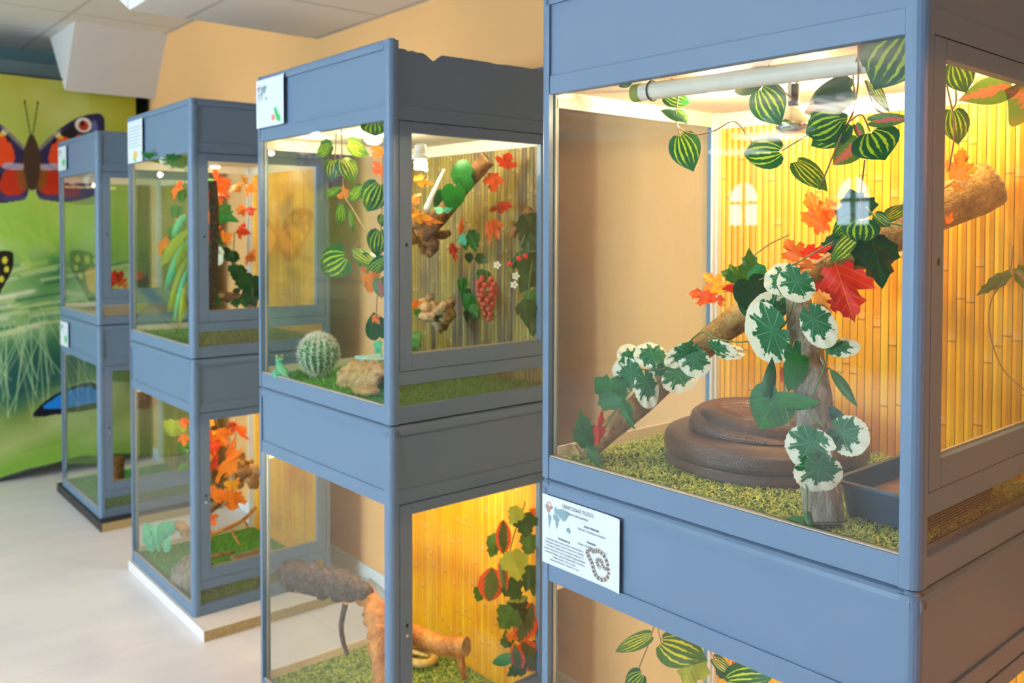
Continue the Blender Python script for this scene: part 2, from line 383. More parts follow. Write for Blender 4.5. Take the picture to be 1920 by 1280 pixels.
# ------------------------------------------------------------------ mesh helpers
class MB:
    def __init__(s): s.v = []; s.f = []; s.uvs = None; s.mi = []
    def box(s, x0, y0, z0, x1, y1, z1, mi=0):
        b = len(s.v)
        s.v += [(x0, y0, z0), (x1, y0, z0), (x1, y1, z0), (x0, y1, z0), (x0, y0, z1), (x1, y0, z1), (x1, y1, z1), (x0, y1, z1)]
        for q in ((3, 2, 1, 0), (4, 5, 6, 7), (0, 1, 5, 4), (1, 2, 6, 5), (2, 3, 7, 6), (3, 0, 4, 7)):
            s.f.append(tuple(b+i for i in q)); s.mi.append(mi)
        return s
    def prism(s, poly, lo, hi, axis=2, mi=0):
        """poly: list of (p,q), counterclockwise seen from +axis; axis 2: (x,y); axis 1: (z,x); axis 0: (y,z)"""
        b = len(s.v); n = len(poly)
        for h in (lo, hi):
            for p, q in poly:
                s.v.append((p, q, h) if axis == 2 else ((q, h, p) if axis == 1 else (h, p, q)))
        s.f.append(tuple(b+i for i in reversed(range(n)))); s.f.append(tuple(b+n+i for i in range(n)))
        for i in range(n):
            j = (i+1) % n; s.f.append((b+i, b+j, b+n+j, b+n+i))
        s.mi += [mi]*(n+2)
        return s
    def tube(s, pts, radii, seg=8, caps=True, mi=0, flat=1.0, lump=0.0, rng=None, uvs=False):
        pts = [Vector(p) for p in pts]; n = len(pts); b = len(s.v)
        if not hasattr(radii, '__len__'): radii = [radii]*n
        up = Vector((0, 0, 1)); prev = None
        for i, p in enumerate(pts):
            d = (pts[min(i+1, n-1)]-pts[max(i-1, 0)]).normalized()
            if prev is None:
                a = d.cross(up)
                if a.length < 0.1: a = d.cross(Vector((1, 0, 0)))
            else: a = prev - d*prev.dot(d)
            a.normalize(); prev = a; c = d.cross(a)
            for k in range(seg):
                t = 2*PI*k/seg; r = radii[i]
                if lump and rng: r *= 1+rng.uniform(-lump, lump)
                s.v.append(tuple(p+a*(r*math.cos(t))+c*(r*flat*math.sin(t))))
        for i in range(n-1):
            for k in range(seg):
                k2 = (k+1) % seg
                s.f.append((b+i*seg+k, b+i*seg+k2, b+(i+1)*seg+k2, b+(i+1)*seg+k)); s.mi.append(mi)
        if caps:
            s.f.append(tuple(b+k for k in reversed(range(seg)))); s.f.append(tuple(b+(n-1)*seg+k for k in range(seg))); s.mi += [mi, mi]
        return s
    def lathe(s, prof, seg=20, c=(0, 0, 0), mi=0):
        b = len(s.v); n = len(prof)
        for r, z in prof:
            for k in range(seg):
                t = 2*PI*k/seg; s.v.append((c[0]+r*math.cos(t), c[1]+r*math.sin(t), c[2]+z))
        for i in range(n-1):
            for k in range(seg):
                k2 = (k+1) % seg; s.f.append((b+i*seg+k, b+i*seg+k2, b+(i+1)*seg+k2, b+(i+1)*seg+k)); s.mi.append(mi)
        s.f.append(tuple(b+k for k in reversed(range(seg)))); s.f.append(tuple(b+(n-1)*seg+k for k in range(seg))); s.mi += [mi, mi]
        return s
    def ball(s, c, r, seg=10, rings=6, mi=0, sq=(1, 1, 1)):
        b = len(s.v)
        s.v.append((c[0], c[1], c[2]-r*sq[2]))
        for i in range(1, rings):
            ph = -PI/2+PI*i/rings
            for k in range(seg):
                t = 2*PI*k/seg; s.v.append((c[0]+r*sq[0]*math.cos(ph)*math.cos(t), c[1]+r*sq[1]*math.cos(ph)*math.sin(t), c[2]+r*sq[2]*math.sin(ph)))
        s.v.append((c[0], c[1], c[2]+r*sq[2])); top = len(s.v)-1
        for k in range(seg):
            k2 = (k+1) % seg
            s.f.append((b, b+1+k2, b+1+k)); s.mi.append(mi)
            for i in range(rings-2):
                s.f.append((b+1+i*seg+k, b+1+i*seg+k2, b+1+(i+1)*seg+k2, b+1+(i+1)*seg+k)); s.mi.append(mi)
            s.f.append((b+1+(rings-2)*seg+k, b+1+(rings-2)*seg+k2, top)); s.mi.append(mi)
        return s
    def build(s, name, mat, parent=None, smooth=False, bevel=0, subsurf=0, origin=None):
        me = bpy.data.meshes.new(name)
        o0 = Vector(origin) if origin is not None else Vector((0, 0, 0))
        v = [tuple(Vector(p)-o0) for p in s.v] if origin is not None else s.v
        me.from_pydata(v, [], s.f); me.update()
        mats = mat if isinstance(mat, (list, tuple)) else [mat]
        for m in mats: me.materials.append(M[m])
        if len(mats) > 1: me.polygons.foreach_set('material_index', s.mi)
        if s.uvs is not None:
            ul = me.uv_layers.new(name='UVMap')
            for lp in me.loops: ul.data[lp.index].uv = s.uvs[lp.vertex_index]
        if smooth: me.polygons.foreach_set('use_smooth', [True]*len(me.polygons))
        o = bpy.data.objects.new(name, me); COL.objects.link(o)
        if parent is not None: o.parent = parent
        if origin is not None: o.location = o0
        if bevel:
            b = o.modifiers.new('bevel', 'BEVEL'); b.width = bevel; b.segments = 2; b.limit_method = 'ANGLE'; b.angle_limit = 0.7
            b.harden_normals = False
        if subsurf:
            b = o.modifiers.new('subsurf', 'SUBSURF'); b.levels = subsurf; b.render_levels = subsurf
        return o

def tag(o, label, cat, group=None, kind=None):
    if label: o['label'] = label
    if cat: o['category'] = cat
    if group: o['group'] = group
    if kind: o['kind'] = kind
    return o
def root(name, loc, label, cat, group=None, rz=0.0):
    o = bpy.data.objects.new(name, None); COL.objects.link(o); o.empty_display_size = 0.05
    o.location = loc; o.rotation_euler = (0, 0, rz)
    return tag(o, label, cat, group)
def struct(o):
    o['kind'] = 'structure'; return o

# stacks: x of the glass front, y of the near corner, yaw, height of the joint between the two tanks
ST = [(1.2372, 0.575, 0.0115, 1.0257), (1.2256, 1.9381, 0.0076, 1.0331), (1.2401, 3.367, -0.0109, 1.0457), (1.2986, 4.8372, -0.0082, 1.0505), (1.245, -0.79, 0.004, 1.026)]
WW, DD = 0.7913, 0.5943
def W(k, p):
    """stack-local (depth to wall, along the row, height above the joint) -> world"""
    x, y, yw, z = ST[k]; c, s = math.cos(yw), math.sin(yw)
    return Vector((x+p[0]*c-p[1]*s, y+p[0]*s+p[1]*c, z+p[2]))
def troot(name, k, p, label, cat, group=None):
    return root(name, W(k, p), label, cat, group, ST[k][2])

# ------------------------------------------------------------------ the room
Y0, Y1, XR = -2.0, 6.9, 2.0
ZC1, ZC2 = 2.437, 2.80
struct(MB().box(XL-0.3, Y0-0.3, -0.1, XR+0.3, Y1+0.3, 0.0).build('floor', 'floor_vinyl'))
struct(MB().box(XL-0.3, Y0-0.3, ZC2, XR+0.3, Y1+0.3, ZC2+0.08).build('ceiling', 'ceiling_tile'))
struct(MB().box(XR, Y0-0.3, 0, XR+0.12, Y1+0.3, ZC2).build('wall_right', 'wall_apricot'))
struct(MB().box(XR-0.014, Y0, 0, XR, 6.12, 0.075).build('baseboard_right', 'frame_white', bevel=0.003))
struct(MB().box(XL-0.3, Y1, 0, XR, Y1+0.12, ZC2).build('wall_end', 'wall_teal'))
struct(MB().box(XL-0.3, Y0-0.12, 0, XR, Y0, ZC2).build('wall_near', 'wall_umber'))
# dropped soffit over the tanks, its end sloping up to the high ceiling, and the wedge-shaped bulkhead beyond
sl = MB(); sl.prism([(Y0, ZC1), (3.78, ZC1), (4.52, ZC2), (Y0, ZC2)], 1.15, XR, axis=0)
struct(sl.build('ceiling_soffit', 'ceiling_tile'))
wd = MB(); wd.prism([(6.06, 2.414), (6.42, ZC2), (5.81, ZC2)], 1.45, XR, axis=0)
struct(wd.build('ceiling_bulkhead', 'wall_white'))
struct(MB().box(XL, Y1-0.05, 2.57, XR, Y1, 2.70).build('trim_1', 'rail_pale', bevel=0.004))
# left wall pierced by daylight windows
ops = [(wy-ww/2, wy+ww/2, 0.8, 2.3, False) for wy, ww in WINS]
SM = [(6.45, 0.24, 0.24, 1.62), (5.0, 0.22, 0.22, 1.62)]
def wall_left():
    m = MB(); ys = sorted([(a, b, z0, z1) for a, b, z0, z1, _ in ops]+[(y-hw, y+hw2, z0, z0+0.55) for y, hw, hw2, z0 in SM])
    cur = Y0-0.3
    for a, b, z0, z1 in ys:
        m.box(XL-0.12, cur, 0, XL, a, ZC2); m.box(XL-0.12, a, 0, XL, b, z0); m.box(XL-0.12, a, z1, XL, b, ZC2); cur = b
    m.box(XL-0.12, cur, 0, XL, Y1+0.3, ZC2)
    for y, hw, hw2, z0 in SM:                       # arch infill at the top corners
        for s in (-1, 1):
            pts = [(y+s*hw, z0+0.55)]+[(y+s*hw*math.cos(t), z0+0.55-0.24+0.24*math.sin(t)) for t in [i*PI/16 for i in range(0, 9)]]
            if s == 1: pts = pts[::-1]
            m.prism(pts, XL-0.12, XL, axis=0)
    return m
struct(wall_left().build('wall_left', 'wall_sage'))
n = 0
for a, b, z0, z1, _ in ops:
    n += 1; m = MB()
    for (ya, yb, za, zb) in ((a, b, z0, z0+0.06), (a, b, z1-0.06, z1), (a, a+0.06, z0, z1), (b-0.06, b, z0, z1), ((a+b)/2-0.025, (a+b)/2+0.025, z0, z1)):
        m.box(XL-0.09, ya, za, XL-0.03, yb, zb)
    struct(m.build('window_%d' % n, 'frame_white'))
for y, hw, hw2, z0 in SM:
    n += 1; m = MB()
    m.box(XL-0.09, y-0.02, z0, XL-0.04, y+0.02, z0+0.55); m.box(XL-0.09, y-hw, z0+0.26, XL-0.04, y+hw, z0+0.30)
    struct(m.build('window_%d' % n, 'frame_white'))

# hanging tube lights far to the left
for i, (lx, ly) in enumerate([(-3.5, 3.2), (-4.95, 4.75), (-6.3, 6.0), (-6.5, 3.0)]):
    t = root('ceiling_light', (lx, ly, 2.46), ['square light with four bright tubes hanging nearest the tanks', 'square tube light hanging in the middle of the room', 'square tube light hanging far off by the left wall', 'square tube light hanging in the far corner of the room'][i], 'ceiling light', 'square tube lights hanging over the room')
    MB().box(-0.3, -0.3, 0.03, 0.3, 0.3, 0.08).build('housing', 'frame_white', t, bevel=0.004)
    for q in range(4):
        MB().tube([(-0.28, -0.225+0.15*q, 0.0), (0.28, -0.225+0.15*q, 0.0)], 0.016, 8).build('tube', 'panel_light', t, smooth=True)
    for sx in (-0.2, 0.2): MB().tube([(sx, 0, 0.08), (sx, 0, 0.342)], 0.003, 5).build('hanger', 'chrome', t)

# ------------------------------------------------------------------ printed butterfly banner on the end wall
def banner():
    x0, x1, z1 = -1.3, 1.894, 2.485; st = 0.0052
    nx = int((x1-x0)/st); nz = int(z1/st)
    X = np.linspace(x0, x1, nx+1); Z = np.linspace(0.0, z1, nz+1)
    XX, ZZ = np.meshgrid(X, Z)
    rs = np.random.RandomState(5)
    def nois(fx, fz, seed, oct=3):
        r = np.random.RandomState(seed); out = np.zeros_like(XX); amp = 1; tot = 0
        for o in range(oct):
            gx, gz = int((x1-x0)*fx)+3, int(z1*fz)+3; g = r.rand(gz, gx)
            u = (XX-x0)/(x1-x0)*(gx-1.001); v = ZZ/z1*(gz-1.001)
            i = u.astype(int); j = v.astype(int); a = u-i; b = v-j; a = a*a*(3-2*a); b = b*b*(3-2*b)
            out += amp*((g[j, i]*(1-a)+g[j, i+1]*a)*(1-b)+(g[j+1, i]*(1-a)+g[j+1, i+1]*a)*b); tot += amp; amp *= .5; fx *= 2; fz *= 2
        return out/tot
    stops = [(0.0, (120, 165, 60)), (0.18, (165, 185, 110)), (0.45, (120, 145, 70)), (0.6, (40, 95, 75)), (0.85, (70, 125, 80)), (1.0, (150, 185, 125)), (1.2, (120, 170, 90)), (1.45, (145, 195, 70)), (1.75, (168, 200, 85)), (2.05, (165, 180, 75)), (2.3, (182, 184, 80)), (2.49, (170, 165, 50))]
    C = np.zeros(XX.shape+(3,))
    zz = ZZ+(nois(2, 2, 1)-0.5)*0.45
    for c in range(3): C[..., c] = np.interp(zz, [s[0] for s in stops], [s[1][c] for s in stops])
    def blend(mask, col):
        m = np.clip(mask, 0, 1)[..., None]; C[:] = C*(1-m)+np.array(col)*m
    n1 = nois(3, 3, 2)
    blend((n1-0.45)*2.2*(ZZ < 1.75)*(ZZ > 0.85), (205, 220, 165)); blend((0.42-n1)*3.0*np.clip((1.45-ZZ)*3, 0, 1)*(ZZ > 0.45), (20, 85, 60))
    blend((nois(2, 2, 9)-0.5)*2.5*(ZZ < 0.5), (205, 212, 165)); blend((nois(2, 2, 12)-0.55)*3*(ZZ > 1.9), (200, 205, 130))
    blend(np.clip((XX-1.6)*3, 0, 1)*(ZZ > 1.9)*0.6, (165, 155, 20))
    blend(np.exp(-((XX-1.45)**2/0.02+(ZZ-1.25)**2/0.02))*0.7, (25, 95, 60)); blend(np.exp(-((XX-1.25)**2/0.09+(ZZ-0.62)**2/0.03))*0.8, (20, 75, 80))
    def line(ax, az, bx, bz, w, col, a=0.8):
        dx, dz = bx-ax, bz-az; L2 = dx*dx+dz*dz
        t = np.clip(((XX-ax)*dx+(ZZ-az)*dz)/L2, 0, 1); d = np.hypot(XX-ax-t*dx, ZZ-az-t*dz)
        blend(np.clip(1.5-d/w, 0, 1)*a, col)
    for i in range(60):                                  # grass awns
        ax = rs.uniform(x0, x1); az = rs.uniform(0.3, 0.75); an = rs.uniform(0.9, 2.4); L = rs.uniform(0.3, 0.75)
        line(ax, az, ax+L*math.cos(an)*0.8, az+L*math.sin(an), rs.uniform(0.003, 0.006), (rs.uniform(150, 205), rs.uniform(190, 215), rs.uniform(130, 170)), 0.38)
    for i in range(34):                                  # blurred seed heads lying across
        ax = rs.uniform(x0, x1); az = rs.uniform(0.85, 1.25); L = rs.uniform(0.2, 0.5)
        line(ax, az, ax+L, az+L*rs.uniform(0, 0.35), rs.uniform(0.008, 0.02), (205, 215, 150) if i % 3 else (35, 100, 60), 0.6)
    for i in range(46):
        ax = rs.uniform(0.7, 1.5); az = rs.uniform(0.88, 1.32); L = rs.uniform(0.10, 0.28); s_ = 0.35*(az-0.9)
        line(ax, az, ax+L, az+L*s_, rs.uniform(0.006, 0.016), [(215, 222, 175), (235, 232, 205), (30, 95, 60), (180, 205, 110)][i % 4], 0.55)
    for i in range(20):
        ax = rs.uniform(0.9, 1.7); line(ax, rs.uniform(1.25, 1.4), ax+rs.uniform(-0.2, 0.05), rs.uniform(1.5, 1.7), 0.016, (175, 205, 90), 0.3)
    for i in range(22):
        ax = rs.uniform(1.05, 1.4); line(ax, rs.uniform(0.85, 1.0), ax+rs.uniform(-0.25, 0.25), rs.uniform(0.35, 0.6), 0.0035, (170, 205, 150), 0.7)
    def poly(pts, col, a=1.0, soft=0):
        inside = np.zeros(XX.shape, bool); n = len(pts)
        for i in range(n):
            xa, za = pts[i]; xb, zb = pts[(i+1) % n]
            if za == zb: continue
            cond = ((za > ZZ) != (zb > ZZ)) & (XX < (xb-xa)*(ZZ-za)/(zb-za)+xa); inside ^= cond
        blend(inside*a, col); return inside
    def sm(pts, n=6):                                    # closed smooth outline
        out = []; N = len(pts)
        for i in range(N):
            p0, p1, p2, p3 = [pts[(i+k-1) % N] for k in range(4)]
            for q in range(n):
                t = q/n; out.append(tuple(0.5*((2*p1[d])+(-p0[d]+p2[d])*t+(2*p0[d]-5*p1[d]+4*p2[d]-p3[d])*t*t+(-p0[d]+3*p1[d]-3*p2[d]+p3[d])*t**3) for d in (0, 1)))
        return out
    def ell(cx, cz, rx, rz, col, a=1.0):
        d = ((XX-cx)/rx)**2+((ZZ-cz)/rz)**2; blend(np.clip((1.0-d)*6, 0, 1)*a, col)
    # peacock butterfly, centre 1.272
    cx = 1.272
    for s in (-1, 1):
        f = lambda p: [(cx+s*a, z) for a, z in p]
        poly(sm(f([(0.03, 2.02), (0.12, 2.13), (0.24, 2.235), (0.36, 2.285), (0.42, 2.27), (0.425, 2.16), (0.40, 2.02), (0.33, 1.93), (0.15, 1.90), (0.03, 1.93)])), (45, 35, 75))
        poly(sm(f([(0.10, 1.95), (0.12, 2.07), (0.20, 2.135), (0.30, 2.13), (0.36, 2.05), (0.33, 1.94), (0.2, 1.90)])), (225, 70, 20))
        poly(sm(f([(0.15, 2.11), (0.19, 2.16), (0.25, 2.22), (0.27, 2.15), (0.23, 2.11), (0.19, 2.12)])), (25, 20, 25))
        ell(cx+s*0.145, 2.13, 0.022, 0.02, (235, 225, 180)); ell(cx+s*0.165, 2.115, 0.02, 0.012, (235, 170, 40)); ell(cx+s*0.128, 2.10, 0.014, 0.03, (25, 15, 20))
        ell(cx+s*0.30, 2.205, 0.052, 0.052, (225, 215, 195)); ell(cx+s*0.30, 2.20, 0.032, 0.034, (190, 50, 15)); ell(cx+s*0.295, 2.215, 0.014, 0.022, (40, 15, 15)); ell(cx+s*0.365, 2.20, 0.02, 0.045, (110, 120, 175), 0.7)
        poly(sm(f([(0.015, 1.93), (0.14, 1.92), (0.30, 1.92), (0.38, 1.84), (0.36, 1.74), (0.24, 1.70), (0.12, 1.70), (0.035, 1.73), (0.02, 1.80)])), (55, 50, 85))
        poly(sm(f([(0.03, 1.90), (0.14, 1.90), (0.18, 1.80), (0.14, 1.745), (0.05, 1.76)])), (185, 45, 10))
        poly(sm(f([(0.02, 1.93), (0.08, 1.93), (0.075, 1.80), (0.03, 1.78)])), (130, 85, 30), 0.8)
        poly(sm(f([(0.04, 1.93), (0.14, 1.945), (0.16, 1.91), (0.06, 1.90)])), (185, 175, 195), 0.8)
        ell(cx+s*0.235, 1.86, 0.07, 0.065, (20, 18, 30)); ell(cx+s*0.24, 1.855, 0.045, 0.05, (225, 230, 245)); ell(cx+s*0.26, 1.85, 0.035, 0.04, (30, 45, 110)); ell(cx+s*0.10, 1.725, 0.07, 0.02, (75, 65, 110), .8)
        line(cx+s*0.008, 2.13, cx+s*0.036, 2.32, 0.003, (30, 60, 45), 1); ell(cx+s*0.036, 2.325, 0.007, 0.012, (15, 30, 25))
        line(cx+s*0.04, 2.03, cx+s*0.16, 2.16, 0.01, (150, 145, 130), 0.8)
    poly(sm([(cx-0.02, 2.1), (cx, 2.13), (cx+0.02, 2.1), (cx+0.048, 2.0), (cx+0.045, 1.9), (cx+0.028, 1.80), (cx, 1.77), (cx-0.028, 1.80), (cx-0.045, 1.9), (cx-0.048, 2.0)]), (70, 50, 35))
    # fritillary, right wing tip at 1.163
    def frit(cx, cz, sc, black=(25, 20, 15), gold=(240, 170, 20), yel=(215, 210, 60)):
        for s in (-1, 1):
            f = lambda p: [(cx+s*a*sc, cz+z*sc) for a, z in p]
            poly(sm(f([(0.01, 0.02), (0.10, 0.15), (0.2, 0.17), (0.24, 0.14), (0.23, 0.04), (0.17, -0.08), (0.12, -0.17), (0.04, -0.14), (0.01, -0.06)])), black)
            poly(sm(f([(0.02, 0.0), (0.09, 0.06), (0.14, 0.03), (0.13, -0.07), (0.09, -0.12), (0.03, -0.08)])), gold)
            for a, z, r in ((0.13, 0.11, 0.02), (0.19, 0.11, 0.016), (0.20, 0.05, 0.014), (0.17, -0.01, 0.014), (0.08, 0.1, 0.015)): ell(cx+s*a*sc, cz+z*sc, r*sc, r*1.6*sc, yel)
        ell(cx, cz, 0.018*sc, 0.12*sc, (40, 30, 20))
    frit(0.935, 1.24, 0.95)
    # lime butterfly with teal body, and a striped brown one, further left on the print
    for s, pts in ((1, [(0, 0.03), (0.13, 0.14), (0.30, 0.12), (0.33, 0.0), (0.2, -0.16), (0.08, -0.14)]), (-1, [(0, 0.02), (0.11, 0.02), (0.22, -0.06), (0.24, -0.2), (0.12, -0.26), (0.02, -0.12)])):
        poly(sm([(0.56+s*a, 1.12+z) for a, z in pts]), (25, 70, 30)); poly(sm([(0.56+s*a*0.88, 1.12+z*0.86) for a, z in pts]), (165, 205, 15))
    line(0.47, 0.97, 0.66, 1.19, 0.030, (15, 110, 110), 1.0); line(0.62, 1.2, 0.82, 1.26, 0.03, (70, 55, 25), 1.0); line(0.77, 1.22, 0.76, 1.33, 0.03, (60, 50, 20), 1); ell(0.68, 1.23, 0.06, 0.03, (225, 110, 20))
    pts = [(0.72, 0.66), (0.55, 0.62), (0.44, 0.5), (0.5, 0.37), (0.66, 0.33), (0.78, 0.42), (0.82, 0.6)]
    poly(sm(pts), (110, 65, 25))
    for i in range(7): line(0.45+0.03*i, 0.62-0.035*i, 0.80, 0.66-0.055*i, 0.007, (200, 170, 60), 0.7)
    # morpho, seen past the far tank
    poly(sm([(1.26, 0.35), (1.34, 0.42), (1.46, 0.47), (1.62, 0.48), (1.72, 0.36), (1.6, 0.30), (1.45, 0.31), (1.3, 0.32)]), (8, 14, 30)); poly(sm([(1.32, 0.37), (1.38, 0.42), (1.47, 0.455), (1.6, 0.45), (1.66, 0.36), (1.5, 0.34)]), (20, 130, 225))
    poly(sm([(0.05, 1.95), (0.25, 2.1), (0.3, 1.9), (0.2, 1.75), (0.0, 1.8)]), (20, 40, 120)); frit(-0.5, 1.5, 1.2); frit(-0.9, 2.0, 1.0, (20, 30, 60), (60, 120, 210), (200, 220, 240))
    lin = np.where(C/255 <= 0.04045, C/255/12.92, ((C/255+0.055)/1.055)**2.4)
    # cloth folds: shallow waves, a swell near the floor
    YY = 6.12+0.006*np.sin(XX*9+1)+0.01*np.sin(XX*3.1)*np.clip(1-ZZ, 0, 1)-0.05*np.clip(0.12-ZZ, 0, 1)*8*(0.5+0.5*np.sin(XX*5))
    ZV = ZZ.copy(); edge = np.interp(X, [x0, 1.05, 1.3, 1.6, x1], [0.012, 0.015, 0.06, 0.09, 0.03]); ZV = edge[None, :]+(ZZ/z1)*(z1-edge[None, :])
    nv = (nx+1)*(nz+1); co = np.stack([XX, YY, ZV], -1).reshape(-1).astype(np.float32)
    ii, jj = np.meshgrid(np.arange(nx), np.arange(nz)); a = (jj*(nx+1)+ii).reshape(-1)
    fc = np.stack([a, a+1, a+nx+2, a+nx+1], -1).reshape(-1).astype(np.int32)
    me = bpy.data.meshes.new('printed_sheet'); me.vertices.add(nv); me.vertices.foreach_set('co', co)
    nf = nx*nz; me.loops.add(nf*4); me.loops.foreach_set('vertex_index', fc); me.polygons.add(nf)
    me.polygons.foreach_set('loop_start', np.arange(0, nf*4, 4, dtype=np.int32)); me.update(calc_edges=True)
    ca = me.color_attributes.new('print', 'FLOAT_COLOR', 'POINT')
    ca.data.foreach_set('color', np.concatenate([lin.reshape(-1, 3), np.ones((nv, 1))], 1).astype(np.float32).reshape(-1))
    me.polygons.foreach_set('use_smooth', [True]*nf)
    t = NT('banner_print'); at = t.n('ShaderNodeVertexColor', layer_name='print'); t.col(at.outputs[0]).set(rough=0.55, spec=0.3); M['banner_print'] = t.m
    me.materials.append(t.m)
    r = root('butterfly_banner', (0, 0, 0), 'tall printed banner of butterflies over green grass on the end wall', 'banner')
    r.location = (0.3, 6.12, 0); o = bpy.data.objects.new('printed_sheet', me); COL.objects.link(o); o.parent = r; o.location = (-0.3, -6.12, 0)
    pts = [(x-0.3, -0.012-(0.03 if x > 1.2 else 0), float(e)+0.003) for x, e in zip(X[::12], edge[::12])]
    MB().tube(pts, [0.014+0.006*math.sin(i*1.3) for i in range(len(pts))], 7, flat=0.8).build('hem', 'fabric_dark', r, smooth=True)
    MB().tube([(x0-0.3, 0, z1+0.006), (x1-0.3, 0, z1+0.006)], 0.008, 8).build('top_rod', 'fabric_dark', r)
banner()
# dark green curtain between the banner and the apricot wall
cm = MB(); N = 26
for j in range(2):
    for i in range(N): cm.v.append((1.80+0.2*i/(N-1), 6.2+0.012*math.sin(i*1.6), 0.0 if j == 0 else 2.6))
for i in range(N-1): cm.f.append((i, i+1, N+i+1, N+i)); cm.mi.append(0)
cu = cm.build('curtain', 'curtain_dark', smooth=True); tag(cu, 'dark green curtain strip between the butterfly banner and apricot wall', 'curtain')
s_ = cu.modifiers.new('solid', 'SOLIDIFY'); s_.thickness = 0.004

# ------------------------------------------------------------------ the tanks
def arc(cx, cy, r, a0, a1, n=5): return [(cx+r*math.cos(a0+(a1-a0)*i/n), cy+r*math.sin(a0+(a1-a0)*i/n)) for i in range(n+1)]
POST = 0.028
def unit(k, lev, back, label, chipped=False, rnd_top=True):
    D, Wd = DD, WW; p = POST
    z0 = 0.0012 if lev == 0 else -1.002
    r = troot('terrarium', k, (0, 0, z0), label, 'terrarium', 'stacked grey-blue terrariums in a row')
    H = 1.0 if lev == 0 else 1.0
    rr = 0.018; zt = H-0.006
    PS = [arc(rr, rr, rr, PI, 1.5*PI)+[(p, 0), (p, p), (0, p)], [(0, Wd-p), (p, Wd-p), (p, Wd)]+arc(rr, Wd-rr, rr, PI/2, PI), [(D-p, 0)]+arc(D-rr, rr, rr, -PI/2, 0)+[(D, p), (D-p, p)], [(D-p, Wd-p), (D, Wd-p)]+arc(D-rr, Wd-rr, rr, 0, PI/2)+[(D-p, Wd)]]
    for P_ in PS: MB().prism(P_, 0, zt).build('post', 'paint', r)
    e = 0.0015
    for bx in ((e, p, 0, 0.024, Wd-p, 0.045), (e, p, 0.79, 0.024, Wd-p, 0.828), (p, Wd-0.024, 0, D-p, Wd-e, 0.045), (p, Wd-0.024, 0.79, D-p, Wd-e, 0.828),
               (p, e, 0, D-p, 0.024, 0.043), (p, e, 0.10, D-p, 0.024, 0.1355), (p, e, 0.7905, D-p, 0.024, 0.828)):
        MB().box(*bx).build('rail', 'paint', r, bevel=0.0015)
    m = MB()
    q = 0.014   # rounded moulding round the top
    def mould(a, b, axis):
        pass
    prof = [(0, 0.972), (0.006, 0.972), (0.022, 0.972), (0.022, H-0.002), (0.016, H)]+[(0.016-0.016*math.sin(t), H-0.016+0.016*math.cos(t)) for t in (0.3, 0.7, 1.1, 1.57)]
    pr = [(x, z) for x, z in prof]
    front = MB(); b = 0
    def sweep(mm, pts2, to3, lo, hi):
        b = len(mm.v); n = len(pts2)
        for h in (lo, hi):
            for a_, c_ in pts2: mm.v.append(to3(a_, c_, h))
        mm.f.append(tuple(b+i for i in reversed(range(n)))); mm.f.append(tuple(b+n+i for i in range(n)))
        for i in range(n): mm.f.append((b+i, b+(i+1) % n, b+n+(i+1) % n, b+n+i))
        mm.mi += [0]*(n+2)
    sweep(m, pr, lambda a_, c_, h: (a_, h, c_), 0.012, Wd-0.012)
    if not chipped: sweep(m, pr, lambda a_, c_, h: (h, a_, c_), 0.012, D-0.012)
    sweep(m, pr, lambda a_, c_, h: (h, Wd-a_, c_), 0.012, D-0.012)
    sweep(m, pr, lambda a_, c_, h: (D-a_, h, c_), 0.012, Wd-0.012)
    for cx, cy in ((0.0165, 0.0165), (0.0165, Wd-0.0165), (D-0.0165, 0.0165), (D-0.0165, Wd-0.0165)):
        if chipped and cy < 0.1 and cx > 0.1: continue
        m.lathe([(0.0160, H-0.028), (0.0163, H-0.014), (0.014, H-0.006), (0.010, H-0.001), (0.0, H)], 14, (cx, cy, 0))
    bm_o = m.build('top_moulding', 'paint', r, smooth=False)
    me = bm_o.data
    import bmesh
    bb = bmesh.new(); bb.from_mesh(me); bmesh.ops.recalc_face_normals(bb, faces=bb.faces); bb.to_mesh(me); bb.free()
    # recessed panels
    MB().box(0.0055, p, 0.828, 0.012, Wd-p, 0.973).build('front_panel', 'paint', r)
    MB().box(p, Wd-0.012, 0.828, D-p, Wd-0.0055, 0.973).build('far_panel', 'paint', r)
    if chipped:
        pts = [(p-0.001, 0.828), (D-p, 0.828), (D-p, 0.978), (0.40, 0.977), (0.36, 0.974), (0.33, 0.976), (0.22, 0.975), (0.17, 0.974), (0.158, 0.966), (0.148, 0.958), (0.139, 0.955), (0.128, 0.961), (0.12, 0.967), (0.105, 0.972), (0.085, 0.971), (0.075, 0.974), (0.06, 0.971), (0.05, 0.975), (p-0.001, 0.974)]
        mm = MB(); b = 0; n = len(pts)
        for h in (0.004, 0.0115):
            for x, z in pts: mm.v.append((x, h, z))
        mm.f.append(tuple(range(n))); mm.f.append(tuple(reversed(range(n, 2*n))))
        for i in range(n): mm.f.append((i, n+i, n+(i+1) % n, (i+1) % n))
        mm.mi = [0]*(n+2); mm.build('side_panel', 'paint', r)
    else: MB().box(p, 0.0055, 0.828, D-p, 0.012, 0.973).build('side_panel', 'paint', r)
    MB().box(0.012, 0.012, 0.94, D-0.012, Wd-0.012, 0.948).build('lid', 'paint', r)
    MB().box(D-0.011, 0.02, 0.0, D-0.002, Wd-0.02, 0.94).build('back_panel', 'paint', r)
    # inside: floor, ceiling, trims
    MB().box(0.024, 0.024, 0.028, D-0.012, Wd-0.024, 0.036).build('inner_floor', 'beige_trim', r)
    MB().box(0.024, 0.024, 0.800, D-0.012, Wd-0.024, 0.808).build('inner_ceiling', 'cream_panel', r)
